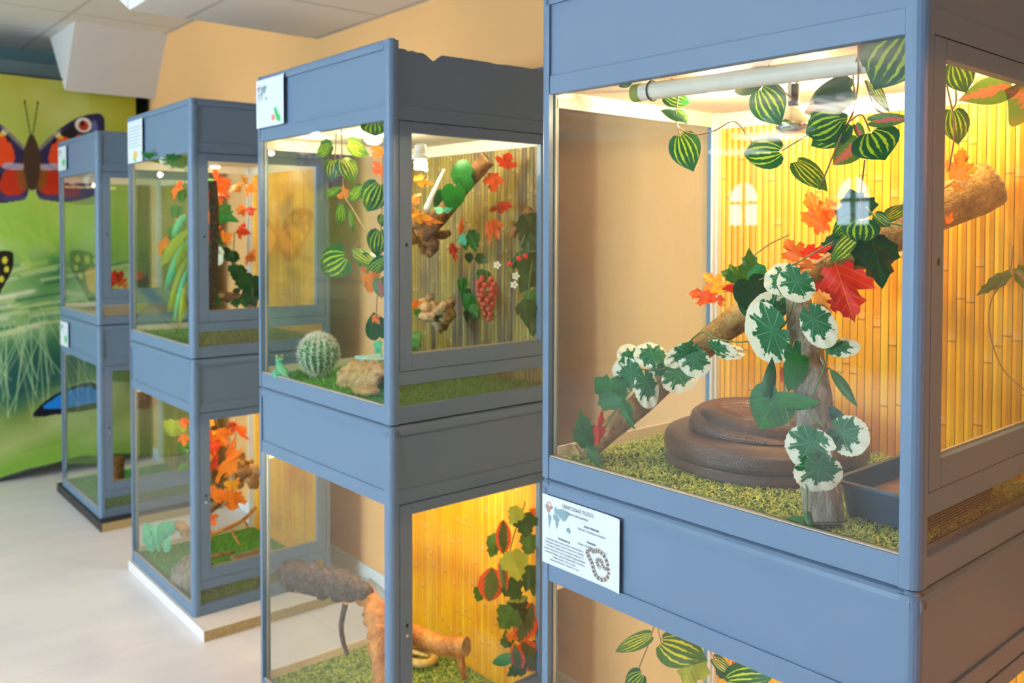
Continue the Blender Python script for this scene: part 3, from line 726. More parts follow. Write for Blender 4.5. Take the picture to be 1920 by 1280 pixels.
    for bx in ((0.0245, Wd-0.030, 0.036, D-0.042, Wd-0.0245, 0.062), (0.0245, Wd-0.030, 0.765, D-0.042, Wd-0.0245, 0.7995), (0.0245, 0.0245, 0.765, D-0.03, 0.0275, 0.7995), (D-0.024, 0.03, 0.762, D-0.0205, Wd-0.041, 0.7995)):
        MB().box(*bx).build('inner_trim', 'cream_panel', r)
    m = MB(); m.box(D-0.04, Wd-0.040, 0.036, D-0.021, Wd-0.0245, 0.80)
    m.tube([(D-0.046, Wd-0.030, 0.04), (D-0.046, Wd-0.030, 0.79)], 0.004, 8); m.build('corner_strip', 'white_metal', r)
    # back lining of bamboo strips
    m = MB(); y = 0.0172
    while y < Wd-0.024:
        ya, yb = max(y, 0.024)+0.0006, min(y+0.0172, Wd-0.024)-0.0006
        if yb > ya+0.002:
            yc = (ya+yb)/2; pts = [(D-0.0215, yb), (D-0.0115, yb), (D-0.0115, ya), (D-0.0215, ya), (D-0.0245, yc)]
            m.prism(pts[::-1], 0.036, 0.762)
        y += 0.0172
    if back: m.build('bamboo_lining', back, r)
    # panes
    MB().box(0.011, p-0.002, 0.043, 0.015, Wd-p+0.002, 0.792).build('front_glass', 'glass', r)
    MB().box(p-0.002, Wd-0.015, 0.043, D-p+0.002, Wd-0.011, 0.792).build('far_glass', 'glass', r)
    for bx in ((0.0155, p, 0.045, 0.0195, p+0.004, 0.79), (0.0155, Wd-p-0.004, 0.045, 0.0195, Wd-p, 0.79), (0.004, p, 0.0455, 0.0105, Wd-p, 0.0475)): MB().box(*bx).build('glass_bead', 'beige_trim', r)
    # door in the near side
    d = root('door', (0, 0, 0), None, None); d.parent = r
    x0, x1, zb, zt = 0.0300, D-0.0300, 0.1370, 0.7885; s = 0.039
    m = MB(); m.box(x0, 0.0, zb, x0+s, 0.019, zt); m.box(x1-s, 0.0, zb, x1, 0.019, zt); m.box(x0+s, 0.0, zb, x1-s, 0.019, zb+0.043); m.box(x0+s, 0.0, zt-0.029, x1-s, 0.019, zt)
    m.build('door_frame', 'paint', d, bevel=0.0012)
    MB().box(x0+s-0.004, 0.009, zb+0.040, x1-s+0.004, 0.013, zt-0.026).build('door_glass', 'glass', d)
    m = MB(); m.box(x0+s, 0.0132, zb+0.0432, x1-s, 0.017, zb+0.046); m.build('door_bead', 'beige_trim', d)
    m = MB(); kb = [(0.0042*math.cos(t)+0.052, 0.467+0.0058*math.sin(t)) for t in [i*PI/6 for i in range(12)]]
    n = len(kb)
    for h in (-0.0006, 0.001):
        for x, z in kb: m.v.append((x, h, z))
    m.f.append(tuple(range(n))); m.f.append(tuple(reversed(range(n, 2*n))))
    for i in range(n): m.f.append((i, n+i, n+(i+1) % n, (i+1) % n))
    m.mi = [0]*(n+2); m.build('keyhole', 'black_plastic', d)
    sc = MB(); sc.lathe([(0.0045, 0), (0.0045, 0.001), (0.003, 0.002), (0, 0.0022)], 12)
    if lev == -1:
        o = sc.build('screw', 'chrome', d, smooth=True); o.rotation_euler = (PI/2, 0, 0); o.location = (0.052, -0.0003, 0.44)
    # wire mesh under the door
    MB().box(p, 0.008, 0.043, D-p, 0.0085, 0.10).build('vent_mesh', 'wire_mesh', r)
    return r

NAMES = {0: 'nearest', 1: 'second', 2: 'third', 3: 'farthest'}
UL = [('large upper terrarium nearest the camera with variegated leaves and bamboo back', 'lower terrarium nearest the camera under the snake information sheet'),
      ('upper terrarium with chipped side board, globe cactus and glowing bulb', 'lower terrarium with twisted driftwood and amber back in the second stack'),
      ('upper terrarium of the third stack with orange maple leaves and ivy', 'lower terrarium of the third stack standing on a white board'),
      ('upper terrarium of the farthest stack beside the butterfly banner', 'lower terrarium of the farthest stack on a black-topped board')]
BK = [('bamboo_gold', 'bamboo_amber'), ('bamboo_olive', 'bamboo_amber'), ('bamboo_gold', 'bamboo_gold'), ('bamboo_olive', 'bamboo_olive')]
for k in range(4):
    unit(k, 0, BK[k][0], UL[k][0], chipped=(k == 1)); unit(k, -1, BK[k][1], UL[k][1])
unit(4, 0, 'bamboo_amber', 'unseen upper terrarium added to the right to warm the side of the nearest stack'); unit(4, -1, 'bamboo_amber', 'unseen lower terrarium added to the right to warm the side of the nearest stack')  # unseen stack, added to throw warm light on the nearest stack's side
def lamp(k, p, power, color, r=0.010):
    p = (p[0], p[1], .772 if p[2] > 0 else -.230)
    d = bpy.data.lights.new('tank_light', 'POINT'); d.energy = power; d.color = color; d.shadow_soft_size = r
    o = bpy.data.objects.new('tank_light', d); COL.objects.link(o); o.location = W(k, p); return o
# boards under the stacks
def plinth(k, ext, top, side, label, nm='plinth_board'):
    x0, y0, x1, y1 = ext; h = ST[k][3]-1.0025
    r = troot(nm, k, (0, 0, -1.0025-h), label, 'board')
    MB().box(x0, y0, 0, x1, y1, h-0.003).build('core', side, r, bevel=0.002)
    MB().box(x0-0.0015, y0, h-0.003, x1, y1, h-0.0002).build('top_sheet', top, r)
    MB().box(x0-0.003, y0, 0, x0-0.0004, y1, h-0.0002).build('edge_band', top, r)
plinth(0, (-0.01, -0.05, 0.60, 0.84), 'marble', 'marble', 'marble-patterned slab under the nearest stack', 'base_slab')
plinth(1, (-0.012, -0.03, 0.60, 0.825), 'marble', 'marble', 'pink marble-patterned slab under the second stack', 'base_slab')
plinth(2, (-0.006, -0.13, 0.62, 0.80), 'board_white', 'chipboard', 'white-topped chipboard under the third stack')
plinth(3, (-0.008, -0.075, 0.62, 0.86), 'board_black', 'chipboard', 'black-topped chipboard under the farthest stack')
lamp(4, (.3, .5, .70), 22, (1.0, .30, .04)); lamp(4, (.3, .5, -.3), 34, (1.0, .30, .04))  # strong orange lamps added inside the unseen stack
plinth(4, (-0.01, -0.03, 0.60, 0.82), 'marble', 'marble', 'marble-patterned slab under the unseen added stack', 'base_slab')

def spot_disc(k, p, label, warm=True):
    r = troot('downlight', k, p, label, 'lamp', 'round downlights in the terrarium ceilings')
    MB().lathe([(0.031, 0), (0.031, -0.006), (0.026, -0.010), (0.024, -0.008)], 24).build('rim', 'white_metal', r, smooth=True)
    MB().lathe([(0.0, -0.0155), (0.012, -0.015), (0.021, -0.012), (0.0235, -0.0085)][::-1], 24).build('lens', 'lamp_warm' if warm else 'lamp_white', r, smooth=True)

# ------------------------------------------------------------------ leaves and vines
def outline(kind):
    if kind in ('S', 'G', 'P', 'K', 'V', 'L'):
        if kind == 'L': f = lambda t: 0.5*math.sin(PI*t)**0.8*(1.25-0.5*t)
        elif kind == 'K': f = lambda t: 0.46*math.sin(PI*min(1, t*0.98+0.01))**0.75
        else: f = None
        if f:
            right = [(f(t), t) for t in [i/14 for i in range(0, 15)]]
            return right+[(-x, y) for x, y in right[-2:0:-1]]
        if kind == 'V':      # round, scalloped, notch at the base
            pts = []; N = 48
            for i in range(N+1):
                t = -PI*0.5+0.12+(2*PI-0.24)*i/N
                r = 0.5*(1+0.022*math.sin(26*t)); pts.append((r*math.cos(t), 0.5+r*math.sin(t)))
            pts.append((0, 0.20)); return pts
        # heart with a drawn-out tip
        right = [(0.0, 0.07), (0.07, 0.01), (0.2, -0.03), (0.36, 0.04), (0.46, 0.17), (0.50, 0.33), (0.465, 0.50), (0.38, 0.65), (0.26, 0.78), (0.14, 0.88), (0.06, 0.94), (0.0, 1.0)]
        return right+[(-x, y) for x, y in right[-2:0:-1]]
    if kind == 'M':
        right = [(0.0, 0.0), (0.06, 0.08), (0.20, 0.02), (0.26, 0.10), (0.22, 0.20), (0.36, 0.22), (0.40, 0.32), (0.52, 0.40), (0.44, 0.48), (0.46, 0.58), (0.30, 0.54), (0.18, 0.52), (0.22, 0.66), (0.28, 0.72), (0.16, 0.78), (0.13, 0.88), (0.05, 0.90), (0.0, 1.0)]
        return right+[(-x, y) for x, y in right[-2:0:-1]]
    if kind == 'I':
        right = [(0.0, 0.05), (0.10, 0.0), (0.26, 0.04), (0.34, 0.16), (0.50, 0.26), (0.44, 0.38), (0.47, 0.50), (0.34, 0.54), (0.26, 0.60), (0.30, 0.72), (0.16, 0.78), (0.10, 0.88), (0.0, 1.0)]
        return right+[(-x, y) for x, y in right[-2:0:-1]]
OUT = {k: outline(k) for k in 'SGPKVLMI'}
CAM = Vector((0, 0, 1.537))
def leaf(parent, org, kind, mat, b, t, wid=0.8, roll=0.0, curl=0.12, name='leaf', k=0, mid=(0.0, 0.42)):
    """b, t: base and tip in stack-local coordinates; the blade faces the aisle, turned by roll degrees"""
    b = Vector(b); t = Vector(t); L = (t-b).length; ax = (t-b).normalized()
    cl = Vector(LC[k]); nrm = (cl-(b+t)/2); nrm = nrm-ax*nrm.dot(ax)
    if nrm.length < 1e-4: nrm = Vector((-1, 0, 0))
    nrm.normalize(); nrm = (Matrix.Rotation(math.radians(roll), 3, ax) @ nrm); side = ax.cross(nrm)
    ol = OUT[kind]; n = len(ol); m = MB(); m.uvs = []
    cx, cy = (0.0, 0.45)
    if kind == 'V': cx, cy = 0.0, 0.38
    if kind == 'M': cy = 0.36
    def put(x, y):
        q = x*x
        z = -curl*2.2*q + 0.25*curl*math.sin(y*PI) - curl*0.6*max(0, y-0.6)**2*2
        if kind == 'V': z += 0.02*math.sin(9*math.atan2(x, y-0.38))*min(1, (x*x+(y-0.38)**2)*6)
        if kind in 'MI': z += 0.03*math.sin(x*14+y*5)
        z += 0.06*abs(x)
        p = b+ax*(y*L)+side*(x*L*wid)+nrm*(z*L); m.v.append(tuple(p-org)); m.uvs.append((x+0.5, y))
    put(cx, cy)
    for s in (0.35, 0.7, 1.0):
        for x, y in ol: put(cx+(x-cx)*s, cy+(y-cy)*s)
    for i in range(n):
        j = (i+1) % n; m.f.append((0, 1+i, 1+j)); m.mi.append(0)
        for r in range(2): m.f.append((1+r*n+i, 1+(r+1)*n+i, 1+(r+1)*n+j, 1+r*n+j)); m.mi.append(0)
    return m.build(name, mat, parent, smooth=True)
# the aisle viewpoint side of each stack, in that stack's own coordinates
LC = []
for (x, y, yw, z) in ST:
    c, s = math.cos(yw), math.sin(yw); dx, dy = -x, -y
    LC.append((dx*c+dy*s, -dx*s+dy*c, 1.537-z))
KM = {'S': 'leaf_striped', 'Y': 'leaf_striped_yellow', 'G': 'leaf_green', 'P': 'leaf_pink', 'K': 'leaf_croton', 'V': 'leaf_variegated', 'L': 'leaf_ivy', 'M': 'leaf_maple', 'R': 'leaf_maple_red', 'A': 'leaf_maple_amber', 'I': 'leaf_ivy', 'Q': 'leaf_mint', 'X': 'leaf_lime', 'D': 'leaf_dark', 'E': 'leaf_green', 'F': 'leaf_lime', 'N': 'leaf_mint', 'H': 'leaf_dark'}
KS = {'Y': 'S', 'Q': 'L', 'X': 'L', 'R': 'M', 'A': 'M', 'D': 'I', 'E': 'I', 'F': 'I', 'N': 'I', 'H': 'G'}
def curve_pts(pts, n=6):
    pts = [Vector(p) for p in pts]; out = []
    P = [pts[0]*2-pts[1]]+pts+[pts[-1]*2-pts[-2]]
    for i in range(1, len(P)-2):
        for q in range(n):
            t = q/n; a, b_, c, d = P[i-1], P[i], P[i+1], P[i+2]
            out.append(0.5*((2*b_)+(c-a)*t+(2*a-5*b_+4*c-d)*t*t+(3*b_-a-3*c+d)*t**3))
    out.append(pts[-1]); return out
def vine(name, k, label, cat, leaves, stems, stem_mat='stem_brown', sr=0.0013, group=None):
    org = Vector(leaves[0][1]); r = troot(name, k, org, label, cat, group)
    for i, lf in enumerate(leaves):
        kd, b, t = lf[:3]; wid = lf[3] if len(lf) > 3 else 0.8; roll = lf[4] if len(lf) > 4 else 0
        leaf(r, org, KS.get(kd, kd), KM[kd], b, t, wid, roll, k=k, curl=0.12+0.05*((i*7) % 3))
    for st in stems:
        pp = curve_pts([Vector(p)-org for p in st]); MB().tube(pp, sr, 6).build('stem', stem_mat, r, smooth=True)
    return r

# --- nearest upper tank
vine('striped_leaf_vine', 0, 'hanging vine with dark green and yellow striped leaves at the top of the nearest terrarium', 'artificial vine', [
 ('S', (0.2, 0.586, 0.71), (0.2, 0.551, 0.632), .78, 8), ('H', (0.19, 0.567, 0.74), (0.17, 0.614, 0.76), .5, 40), ('S', (0.19, 0.588, 0.758), (0.19, 0.56, 0.728), .7, -30),
 ('S', (0.175, 0.606, 0.79), (0.22, 0.576, 0.773), .75, 20), ('S', (0.03, 0.566, 0.799), (0.03, 0.601, 0.791), .6, 30),
 ('S', (0.12, 0.345, 0.766), (0.12, 0.302, 0.696), .82, 10), ('H', (0.105, 0.325, 0.79), (0.16, 0.43, 0.774), .45, 35),
 ('S', (0.14, 0.312, 0.653), (0.16, 0.409, 0.656), .62, 0), ('H', (0.11, 0.171, 0.75), (0.13, 0.257, 0.732), .52, 20),
 ('P', (0.12, 0.169, 0.745), (0.15, 0.278, 0.717), .5, 25), ('S', (0.03, 0.037, 0.8), (0.06, 0.104, 0.726), .85, -10), ('H', (0.03, 0.056, 0.797), (0.08, 0.134, 0.766), .75, -10),
 ('S', (0.1, 0.165, 0.689), (0.12, 0.246, 0.656), .60, 15), ('S', (0.09, 0.173, 0.694), (0.11, 0.251, 0.676), .80, 5), ('S', (0.085, 0.122, 0.668), (0.085, 0.097, 0.622), 1.45, -5),
 ('P', (0.08, 0.123, 0.683), (0.09, 0.057, 0.684), .34, 10), ('P', (0.12, 0.157, 0.66), (0.12, 0.204, 0.621), .75, -15), ('P', (0.11, 0.16, 0.686), (0.12, 0.148, 0.654), .5, 30),
 ('Y', (0.12, 0.273, 0.633), (0.12, 0.212, 0.579), .52, -20), ('H', (0.13, 0.281, 0.631), (0.13, 0.273, 0.608), .6, 0), ('Y', (0.13, 0.149, 0.757), (0.15, 0.123, 0.703), .32, 10),
 ('S', (0.265, 0.071, 0.79), (0.28, 0.058, 0.74), .95, 10), ('P', (0.41, 0.031, 0.766), (0.33, 0.091, 0.737), .48, 10), ('P', (0.555, 0.03, 0.755), (0.38, 0.03, 0.75), .7, -10), ('S', (0.28, 0.079, 0.716), (0.28, 0.069, 0.656), .8, -20)],
 [[(0.03, 0.497, 0.811), (0.125, 0.533, 0.79), (0.2, 0.595, 0.734), (0.19, 0.544, 0.706), (0.19, 0.493, 0.709), (0.18, 0.44, 0.721), (0.16, 0.387, 0.675)],
  [(0.2, 0.595, 0.734), (0.2, 0.586, 0.71)], [(0.03, 0.255, 0.804), (0.085, 0.306, 0.79), (0.12, 0.312, 0.767), (0.12, 0.279, 0.74)], [(0.105, 0.325, 0.79), (0.12, 0.336, 0.77)],
  [(0.03, 0.107, 0.8), (0.1, 0.159, 0.763), (0.1, 0.156, 0.712), (0.1, 0.181, 0.662), (0.12, 0.228, 0.582)], [(0.03, 0.114, 0.801), (0.11, 0.157, 0.738), (0.11, 0.172, 0.688), (0.11, 0.2, 0.686)],
  [(0.14, 0.312, 0.655), (0.13, 0.271, 0.67), (0.12, 0.23, 0.686)], [(0.12, 0.15, 0.755), (0.13, 0.138, 0.712), (0.13, 0.12, 0.698)], [(0.1, 0.138, 0.625), (0.12, 0.154, 0.576), (0.14, 0.165, 0.542)],
  [(0.1, 0.165, 0.689), (0.09, 0.139, 0.696), (0.085, 0.122, 0.668)], [(0.24, 0.072, 0.75), (0.24, 0.059, 0.68), (0.24, 0.067, 0.611)], [(0.28, 0.075, 0.755), (0.28, 0.074, 0.728), (0.28, 0.079, 0.716)]], sr=0.0014)
vine('variegated_leaf_garland', 0, 'garland of round green leaves with cream edges wound on the branches of the nearest terrarium', 'artificial vine', [
 ('V', (0.075, 0.257, 0.353), (0.075, 0.337, 0.325), 1.28, 0), ('V', (0.11, 0.294, 0.358), (0.11, 0.342, 0.396), 1.3, 10), ('V', (0.1, 0.245, 0.448), (0.1, 0.272, 0.395), 1.15, 15), ('V', (0.13, 0.268, 0.428), (0.13, 0.34, 0.43), .85, 20),
 ('V', (0.075, 0.223, 0.391), (0.075, 0.179, 0.326), .72, 15), ('V', (0.1, 0.204, 0.32), (0.11, 0.147, 0.326), .55, -15), ('V', (0.08, 0.253, 0.326), (0.08, 0.205, 0.257), .72, -15),
 ('V', (0.13, 0.646, 0.231), (0.13, 0.67, 0.278), .95, 10), ('V', (0.12, 0.561, 0.257), (0.12, 0.633, 0.275), .75, 20), ('V', (0.12, 0.613, 0.221), (0.12, 0.697, 0.215), .85, -10), ('V', (0.1, 0.594, 0.238), (0.1, 0.576, 0.162), .62, -10),
 ('V', (0.14, 0.579, 0.238), (0.14, 0.606, 0.28), 1.0, 25), ('V', (0.12, 0.481, 0.3), (0.12, 0.551, 0.245), .52, -30), ('V', (0.13, 0.486, 0.291), (0.13, 0.499, 0.231), 1.05, 15), ('V', (0.13, 0.463, 0.3), (0.13, 0.397, 0.288), .42, 30),
 ('V', (0.14, 0.552, 0.247), (0.14, 0.514, 0.201), 1.3, -15), ('V', (0.16, 0.467, 0.285), (0.16, 0.4, 0.283), .5, -30), ('V', (0.15, 0.576, 0.248), (0.15, 0.61, 0.209), 1.0, 5),
 ('V', (0.025, 0.172, 0.2), (0.03, 0.208, 0.134), 1.0, 10), ('V', (0.028, 0.185, 0.197), (0.02, 0.139, 0.177), .45, 25), ('V', (0.05, 0.165, 0.204), (0.05, 0.102, 0.184), .95, 5), ('V', (0.024, 0.168, 0.165), (0.03, 0.174, 0.1), 1.15, -12)],
 [[(0.13, 0.643, 0.231), (0.13, 0.566, 0.24), (0.12, 0.475, 0.318), (0.12, 0.432, 0.312), (0.12, 0.368, 0.313), (0.1, 0.28, 0.351), (0.12, 0.262, 0.433)], [(0.09, 0.243, 0.372), (0.09, 0.194, 0.315), (0.05, 0.199, 0.231), (0.035, 0.166, 0.204)]], stem_mat='stem_green', sr=0.0015)
vine('green_leaf_garland', 0, 'garland of plain glossy green heart and ivy leaves on the branches of the nearest terrarium', 'artificial vine', [
 ('G', (0.06, 0.262, 0.248), (0.06, 0.301, 0.173), .95, 10), ('G', (0.05, 0.265, 0.229), (0.05, 0.179, 0.239), .38, 25), ('G', (0.05, 0.277, 0.233), (0.06, 0.276, 0.302), .34, 20), ('G', (0.06, 0.225, 0.31), (0.05, 0.239, 0.247), .62, -10),
 ('H', (0.12, 0.369, 0.429), (0.12, 0.324, 0.355), .85, -15), ('H', (0.14, 0.392, 0.403), (0.13, 0.362, 0.347), .55, 20), ('G', (0.15, 0.345, 0.443), (0.14, 0.383, 0.408), .8, 0),
 ('G', (0.02, 0.19, 0.051), (0.018, 0.235, 0.035), .5, 20), ('G', (0.022, 0.186, 0.067), (0.02, 0.175, 0.036), .4, -10), ('H', (0.08, 0.189, 0.22), (0.08, 0.151, 0.213), .6, 20),
 ('E', (0.1, 0.648, 0.162), (0.1, 0.732, 0.206), .85, -10), ('E', (0.09, 0.642, 0.173), (0.09, 0.606, 0.114), .38, 20), ('E', (0.045, 0.693, 0.07), (0.045, 0.715, 0.146), .72, 20), ('E', (0.035, 0.681, 0.079), (0.03, 0.632, 0.031), .42, -10),
 ('D', (0.14, 0.166, 0.53), (0.14, 0.186, 0.584), 1.25, -10), ('D', (0.12, 0.137, 0.507), (0.12, 0.115, 0.421), .88, -20), ('D', (0.2, 0.229, 0.497), (0.2, 0.279, 0.476), .7, 20), ('D', (0.15, 0.175, 0.48), (0.15, 0.221, 0.516), .9, 10),
 ('S', (0.1, 0.143, 0.531), (0.11, 0.15, 0.491), 1.45, 10), ('S', (0.13, 0.172, 0.537), (0.13, 0.209, 0.501), .6, -20), ('Y', (0.11, 0.14, 0.517), (0.12, 0.209, 0.46), .42, 15), ('S', (0.12, 0.131, 0.539), (0.12, 0.104, 0.52), .7, 20), ('Y', (0.2, 0.153, 0.534), (0.22, 0.125, 0.556), .6, 0),
 ('L', (0.1, 0.194, 0.287), (0.1, 0.145, 0.23), .24, 15), ('I', (0.2, 0.414, 0.412), (0.2, 0.419, 0.481), .72, 5), ('I', (0.2, 0.445, 0.413), (0.2, 0.463, 0.45), .9, 10), ('I', (0.2, 0.448, 0.423), (0.2, 0.485, 0.434), .7, 0)],
 [[(0.05, 0.686, 0.065), (0.08, 0.656, 0.142), (0.1, 0.645, 0.167), (0.12, 0.62, 0.224)], [(0.13, 0.376, 0.414), (0.14, 0.295, 0.45), (0.15, 0.221, 0.493), (0.15, 0.146, 0.533), (0.2, 0.117, 0.559)], [(0.08, 0.247, 0.328), (0.06, 0.253, 0.24), (0.02, 0.189, 0.118), (0.02, 0.185, 0.063)], [(0.09, 0.203, 0.287), (0.1, 0.194, 0.287)],
  [(0.1, 0.135, 0.551), (0.09, 0.107, 0.53), (0.1, 0.07, 0.52)], [(0.1, 0.204, 0.295), (0.09, 0.191, 0.236), (0.08, 0.182, 0.22)]], stem_mat='stem_green', sr=0.0015)
vine('maple_leaf_garland', 0, 'garland of orange and red maple leaves on the thick branch of the nearest terrarium', 'artificial vine', [
 ('R', (0.14, 0.209, 0.46), (0.13, 0.168, 0.363), .98, 0), ('A', (0.09, 0.216, 0.414), (0.09, 0.186, 0.377), .7, 20), ('R', (0.1, 0.208, 0.418), (0.1, 0.182, 0.378), .6, -10), ('R', (0.16, 0.287, 0.469), (0.16, 0.224, 0.488), .5, 25), ('M', (0.16, 0.256, 0.451), (0.16, 0.308, 0.459), .5, 30),
 ('M', (0.22, 0.323, 0.459), (0.22, 0.356, 0.5), .9, 0), ('A', (0.22, 0.345, 0.466), (0.22, 0.323, 0.428), .6, 10), ('M', (0.4, 0.378, 0.506), (0.4, 0.419, 0.602), .62, 10), ('M', (0.4, 0.339, 0.548), (0.42, 0.42, 0.574), .5, -20),
 ('M', (0.22, 0.505, 0.378), (0.22, 0.581, 0.387), .62, 20), ('A', (0.22, 0.499, 0.394), (0.22, 0.541, 0.43), .85, 0), ('A', (0.2, 0.51, 0.391), (0.2, 0.457, 0.412), .4, 20), ('R', (0.2, 0.482, 0.401), (0.2, 0.423, 0.404), .3, 10), ('M', (0.2, 0.504, 0.394), (0.2, 0.525, 0.365), 1.0, 10), ('M', (0.2, 0.485, 0.388), (0.2, 0.482, 0.363), .9, 20),
 ('R', (0.05, 0.674, 0.078), (0.05, 0.657, 0.158), .34, 15), ('M', (0.1, 0.281, 0.25), (0.1, 0.271, 0.302), .4, 30), ('R', (0.1, 0.203, 0.276), (0.1, 0.202, 0.299), .5, 10),
 ('M', (0.33, 0.093, 0.598), (0.33, 0.082, 0.658), .8, 10), ('A', (0.32, 0.091, 0.603), (0.33, 0.055, 0.622), .6, 10), ('A', (0.3, 0.089, 0.593), (0.3, 0.063, 0.58), .6, 20), ('M', (0.35, 0.115, 0.525), (0.35, 0.106, 0.548), .6, 10)],
 [[(0.22, 0.499, 0.391), (0.2, 0.435, 0.403), (0.18, 0.353, 0.437), (0.17, 0.272, 0.45), (0.2, 0.209, 0.497), (0.25, 0.14, 0.543), (0.32, 0.091, 0.598)], [(0.3, 0.511, 0.439), (0.3, 0.443, 0.484), (0.25, 0.364, 0.506)], [(0.1, 0.211, 0.401), (0.1, 0.204, 0.286)]], sr=0.0012)
vine('wiry_ivy_spray', 0, 'thin wiry stems with small dull leaves in front of the bamboo at the right', 'artificial vine', [
 ('I', (0.5, 0.064, 0.437), (0.5, 0.126, 0.391), .35, 10), ('P', (0.5, 0.066, 0.44), (0.5, 0.091, 0.416), .4, 20), ('P', (0.5, 0.056, 0.444), (0.5, 0.033, 0.416), .4, 20), ('I', (0.5, 0.056, 0.449), (0.56, 0.026, 0.389), .4, 10)],
 [[(0.5, 0.064, 0.448), (0.5, 0.096, 0.388), (0.5, 0.099, 0.328), (0.5, 0.076, 0.261), (0.5, 0.035, 0.223)], [(0.5, 0.061, 0.487), (0.5, 0.066, 0.443), (0.5, 0.094, 0.393)], [(0.5, 0.066, 0.443), (0.5, 0.047, 0.43), (0.545, 0.03, 0.39)]], sr=0.0011)

def branch(name, k, label, pts, radii, mat, seg=14, lump=0.05, cat='branch', end='bark_tan', n=5, seed=1, extra=()):
    rng = random.Random(seed); org = Vector(pts[0]); pp = curve_pts([Vector(p)-org for p in pts], n); N = len(pp)
    rr = [np.interp(i/(N-1)*(len(radii)-1), range(len(radii)), radii)*(1+rng.uniform(-lump, lump)) for i in range(N)]
    r = troot(name, k, org, label, cat)
    m = MB().tube(pp, rr, seg, lump=lump*0.6, rng=rng, caps=False); m.build('limb', mat, r, smooth=True)
    for i in (0, N-1):
        d = (pp[1]-pp[0]).normalized() if i == 0 else (pp[-1]-pp[-2]).normalized()
        a = pp[i]; MB().tube([a-d*0.003, a+(-d if i == 0 else d)*0.0015], rr[i]*0.985, seg).build('cut_end', end, r)
    for ep, er in extra:
        MB().tube(curve_pts([Vector(p)-org for p in ep], 4), [np.interp(i/(4*(len(ep)-1))*(len(er)-1), range(len(er)), er) for i in range(4*(len(ep)-1)+1)], 10, lump=lump*0.6, rng=rng).build('side_limb', mat, r, smooth=True)
    return r
branch('diagonal_branch', 0, 'thick ochre branch sloping up across the nearest terrarium from its far floor corner', [(0.062, 0.725, 0.053), (0.13, 0.657, 0.136), (0.2, 0.548, 0.263), (0.25, 0.457, 0.352), (0.32, 0.337, 0.439), (0.42, 0.2, 0.536), (0.515, 0.106, 0.601)], [.022, .024, .026, .029, .036, .042, .046], 'bark_ochre', end='bark_tan')
branch('support_log', 0, 'upright grey cut log standing by the front glass of the nearest terrarium', [(0.056, 0.176, 0.049), (0.068, 0.196, 0.142), (0.09, 0.218, 0.241), (0.115, 0.25, 0.325), (0.15, 0.286, 0.408)], [.0315, .031, .030, .026, .021], 'bark_grey', end='bark_grey', seed=3, lump=.03)

# coiled snake pot: turned rings with a twisted upper coil
def snake_pot():
    C = (.322, .462, .0372); r = troot('coiled_snake_bowl', 0, C, 'brown scaly coiled snake ornament lying on the grass of the nearest terrarium', 'ornament')
    seg = 72
    def ring(prof, z_of=None):
        m = MB(); m.uvs = []; n = len(prof)
        for i, (rad, z) in enumerate(prof):
            for q in range(seg+1):
                t = 2*PI*q/seg; m.v.append((rad*math.cos(t), rad*math.sin(t)*1.0, z)); m.uvs.append((t*rad*0.9, i*0.12))
        for i in range(n-1):
            for q in range(seg): m.f.append((i*(seg+1)+q, i*(seg+1)+q+1, (i+1)*(seg+1)+q+1, (i+1)*(seg+1)+q)); m.mi.append(0)
        return m
    ring([(.17, 0), (.194, .002), (.1975, .009), (.1975, .018), (.196, .024), (.190, .0265), (.18, .027)]).build('bottom_coil', 'snake_skin', r, smooth=True)
    ring([(.185, .024), (.195, .0275), (.2005, .034), (.2015, .046), (.200, .058), (.195, .0655), (.184, .0705), (.165, .072), (.148, .0715), (.135, .068), (.12, .062)]).build('middle_coil', 'snake_skin', r, smooth=True)
    # upper coil: a twisted loop, high at the back and far side, sinking towards the near front, hollow in the middle
    m = MB(); m.uvs = []; NP = 96
    def sec(th):
        g = 0.5+0.5*math.cos(th-math.radians(62)); hz = .080+.034*g**.8; ro = .143+.006*g
        return [(ro-.004, .066), (ro+.003, .074), (ro+.003, .066+(hz-.066)*.45), (ro-.002, .066+(hz-.066)*.8), (ro-.012, hz-.002), (ro-.021, hz), (ro-.034, hz-.003-.006*g), (ro-.052, hz-.012-.014*g), (ro-.070, .068+.020*g+.006*(1-g)), (ro-.088, .066+.012*g), (.045, .062), (.015, .060)]
    ns = len(sec(0))
    for i in range(NP+1):
        th = 2*PI*i/NP
        for j, (rad, z) in enumerate(sec(th)):
            th2 = th+0.35*j/ns; m.v.append((rad*math.cos(th2), rad*math.sin(th2), z)); m.uvs.append((th*.14, j*.09))
    for i in range(NP):
        for j in range(ns-1): m.f.append((i*ns+j, (i+1)*ns+j, (i+1)*ns+j+1, i*ns+j+1)); m.mi.append(0)
    m.build('upper_coil', 'snake_skin', r, smooth=True)
    # the neck crossing from the low rim into the hollow
    m = MB(); m.uvs = []; pts = curve_pts([(.03, .075, .074), (-.03, .10, .092), (-.09, .06, .098), (-.105, -.02, .090), (-.06, -.085, .083), (.01, -.09, .080), (.06, -.04, .078)], 8); seg = 14
    m.tube(pts, [(.012+.012*math.sin(PI*min(1, i/(len(pts)-1)*.9+.08))) for i in range(len(pts))], seg, flat=.8)
    m.uvs = [((i//seg)*.02, (i % seg)*.15) for i in range(len(m.v))]
    m.build('inner_coil', 'snake_skin', r, smooth=True)
    mm = MB().lathe([(.125, .055), (.10, .066), (.05, .07), (0.0, .07)], 40); mm.build('middle', 'snake_skin', r, smooth=True)
snake_pot()

